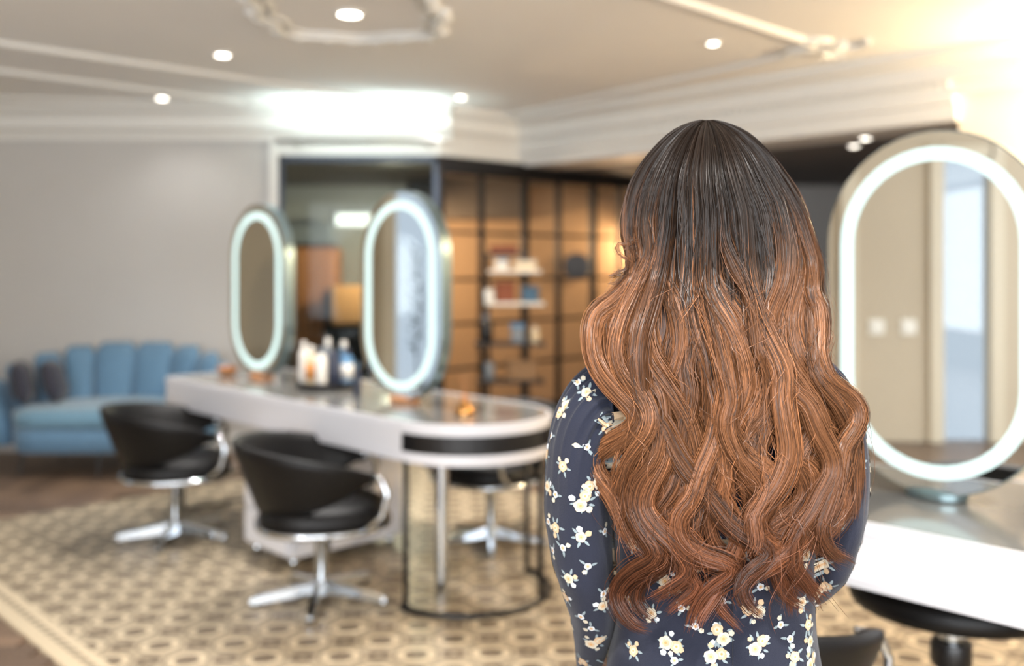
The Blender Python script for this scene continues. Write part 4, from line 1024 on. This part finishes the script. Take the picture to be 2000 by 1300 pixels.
    tone = RNG.uniform(.55, 1.28); hi = tone*np.clip(RNG.normal(1.0, .30, (n, 1)), .4, 1.9)
    low = RNG.random(n) < RNG.uniform(.04, .28)
    k1[low] *= .40
    col = ROOT*(1-k1[..., None])+(MIDC*(1-k2[..., None])+ENDC*k2[..., None])*k1[..., None]
    col = col*hi[..., None]
    for i in range(n):
        e = ei[i]+1
        V_ = np.empty((2*e, 3)); V_[0::2] = Lq[i, :e]; V_[1::2] = Rq[i, :e]
        hv.append(V_); q = nv+2*np.arange(e-1)
        hf.append(np.stack([q, q+1, q+3, q+2], 1)); hc.append(np.repeat(col[i, :e], 2, axis=0)); nv += 2*e
STEP = 17.0
def rooted(P):
    x0, y0 = P[0]; l, r = outl(y0); u = (x0-l)/(r-l)
    ys = [235, 238, 245, 256, 275, 300, 335, 375, 420]
    top = [(float(outl(y)[0]+(outl(y)[1]-outl(y)[0])*u), y) for y in ys if y < y0-22]
    return top+list(P)
for i, (P, wd, lay, rt, omb) in enumerate(LOCKS):
    g = spline(rooted(P) if rt else P, STEP)
    n = int(wd*(11.5 if lay != BACK else (9 if rt else 6)))
    strands(g, wd, lay, n, omb, bool(rt), seed=i*1.7)
# smooth covering layer over the crown and the back of the head
for k in range(44):
    u = (k+.5)/44; P = []
    for y in [235, 238, 245, 256, 275, 300, 335, 375, 420, 470, 520, 570, 620, 660]:
        l, r = outl(min(y, 540)); P.append((float(l+(r-l)*(.5+(u-.5)*.97))+6*math.sin(k*2.3+y*.012)*(y > 400), y))
    strands(spline(P[:RNG.integers(11, 15)], STEP), 15, .004 if k % 3 else -.004, 70, 60+50*math.cos((u-.47)*PI*2)*1.0-40, True, fly=.02, seed=k)
for P, wd, n in WISPS: strands(spline(P, 9.0), wd, -.004, n, -150, False, fly=.3, thin=.7)
for k in range(110):                                  # stray single hairs
    y0 = RNG.uniform(560, 1130); x0 = RNG.uniform(1215, 1645); dx = RNG.normal(0, 26); L_ = RNG.uniform(60, 150)
    P = [(x0, y0), (x0+dx*.5+RNG.normal(0, 10), y0+L_*.33), (x0+dx+RNG.normal(0, 14), y0+L_*.66), (x0+dx*1.2+RNG.normal(0, 18), y0+L_)]
    strands(spline(P, 12.0), 14, -.022, 2, -150, False, fly=.0, thin=.55)
HV = np.concatenate(hv); HF = np.concatenate(hf); HC = np.concatenate(hc)
hme = bpy.data.meshes.new('hair')
hme.vertices.add(len(HV)); hme.vertices.foreach_set('co', HV.astype(np.float32).ravel())
hme.loops.add(HF.size); hme.loops.foreach_set('vertex_index', HF.astype(np.int32).ravel())
hme.polygons.add(len(HF)); hme.polygons.foreach_set('loop_start', np.arange(0, HF.size, 4, dtype=np.int32))
hme.polygons.foreach_set('use_smooth', np.ones(len(HF), bool))
hme.update(calc_edges=True)
ca_ = hme.color_attributes.new('dye', 'FLOAT_COLOR', 'POINT')
ca_.data.foreach_set('color', np.c_[np.clip(HC, 0, 1), np.ones(len(HC))].astype(np.float32).ravel())
M_HAIR = bpy.data.materials.new('ombre_hair'); M_HAIR.use_nodes = True; nt = M_HAIR.node_tree; b = nt.nodes['Principled BSDF']
at = nt.nodes.new('ShaderNodeAttribute'); at.attribute_name = 'dye'
nz = nt.nodes.new('ShaderNodeTexNoise'); nz.inputs['Scale'].default_value = 140
hs = nt.nodes.new('ShaderNodeHueSaturation'); mr = nt.nodes.new('ShaderNodeMapRange'); mr.inputs[3].default_value = .8; mr.inputs[4].default_value = 1.2
nt.links.new(nz.outputs[0], mr.inputs[0]); nt.links.new(mr.outputs[0], hs.inputs['Value']); nt.links.new(at.outputs[0], hs.inputs['Color']); nt.links.new(hs.outputs[0], b.inputs['Base Color'])
b.inputs['Roughness'].default_value = .36; b.inputs['Specular IOR Level'].default_value = .24
hme.materials.append(M_HAIR)
hair = bpy.data.objects.new('hair', hme); COL.objects.link(hair); pchild(hair); hair['kind'] = 'stuff'
tag(hair, 'long wavy hair, dark brown at the roots and copper towards the ends')
print('hair quads', len(HF))
# solid under-layer so that no scalp shows between the strands
rows = [234, 238, 248, 262, 285, 320, 360, 400, 440, 480, 520, 560, 600, 640, 680, 720, 760, 800, 850]
rings = []
for y in rows:
    l, r = outl(min(y, 540)); k = np.clip((y-540)/300, 0, 1)
    l = l+5+(y > 250)*3+k*55; r = r-5-(y > 250)*3-k*25; ring = []
    c_ = (l+r)/2; h_ = (r-l)/2
    fd = np.interp(y, [236, 285, 400, 440, 520, 600, 850], [0.004, .09, .115, .08, .0, -.03, -.03])
    for q in range(28):
        a = 2*PI*q/28; x = c_+h_*math.cos(a)
        back = float(ysurf(x, y))+.016
        if math.sin(a) > 0: Y_ = back
        else:
            Y_ = max(back+.006, 1.455+fd*abs(math.sin(a)) if y < 560 else back+.012)
        ring.append(tuple(to_world(np.array(x), np.array(float(y)), np.array(Y_))))
    rings.append(ring)
M_UND = mat('hair_underlayer', (66, 44, 34), .6, var=.3, scale=60, stretch=(6, 6, .6))
pchild(MB().loft(rings).build('hair_underlayer', M_UND, None, True))
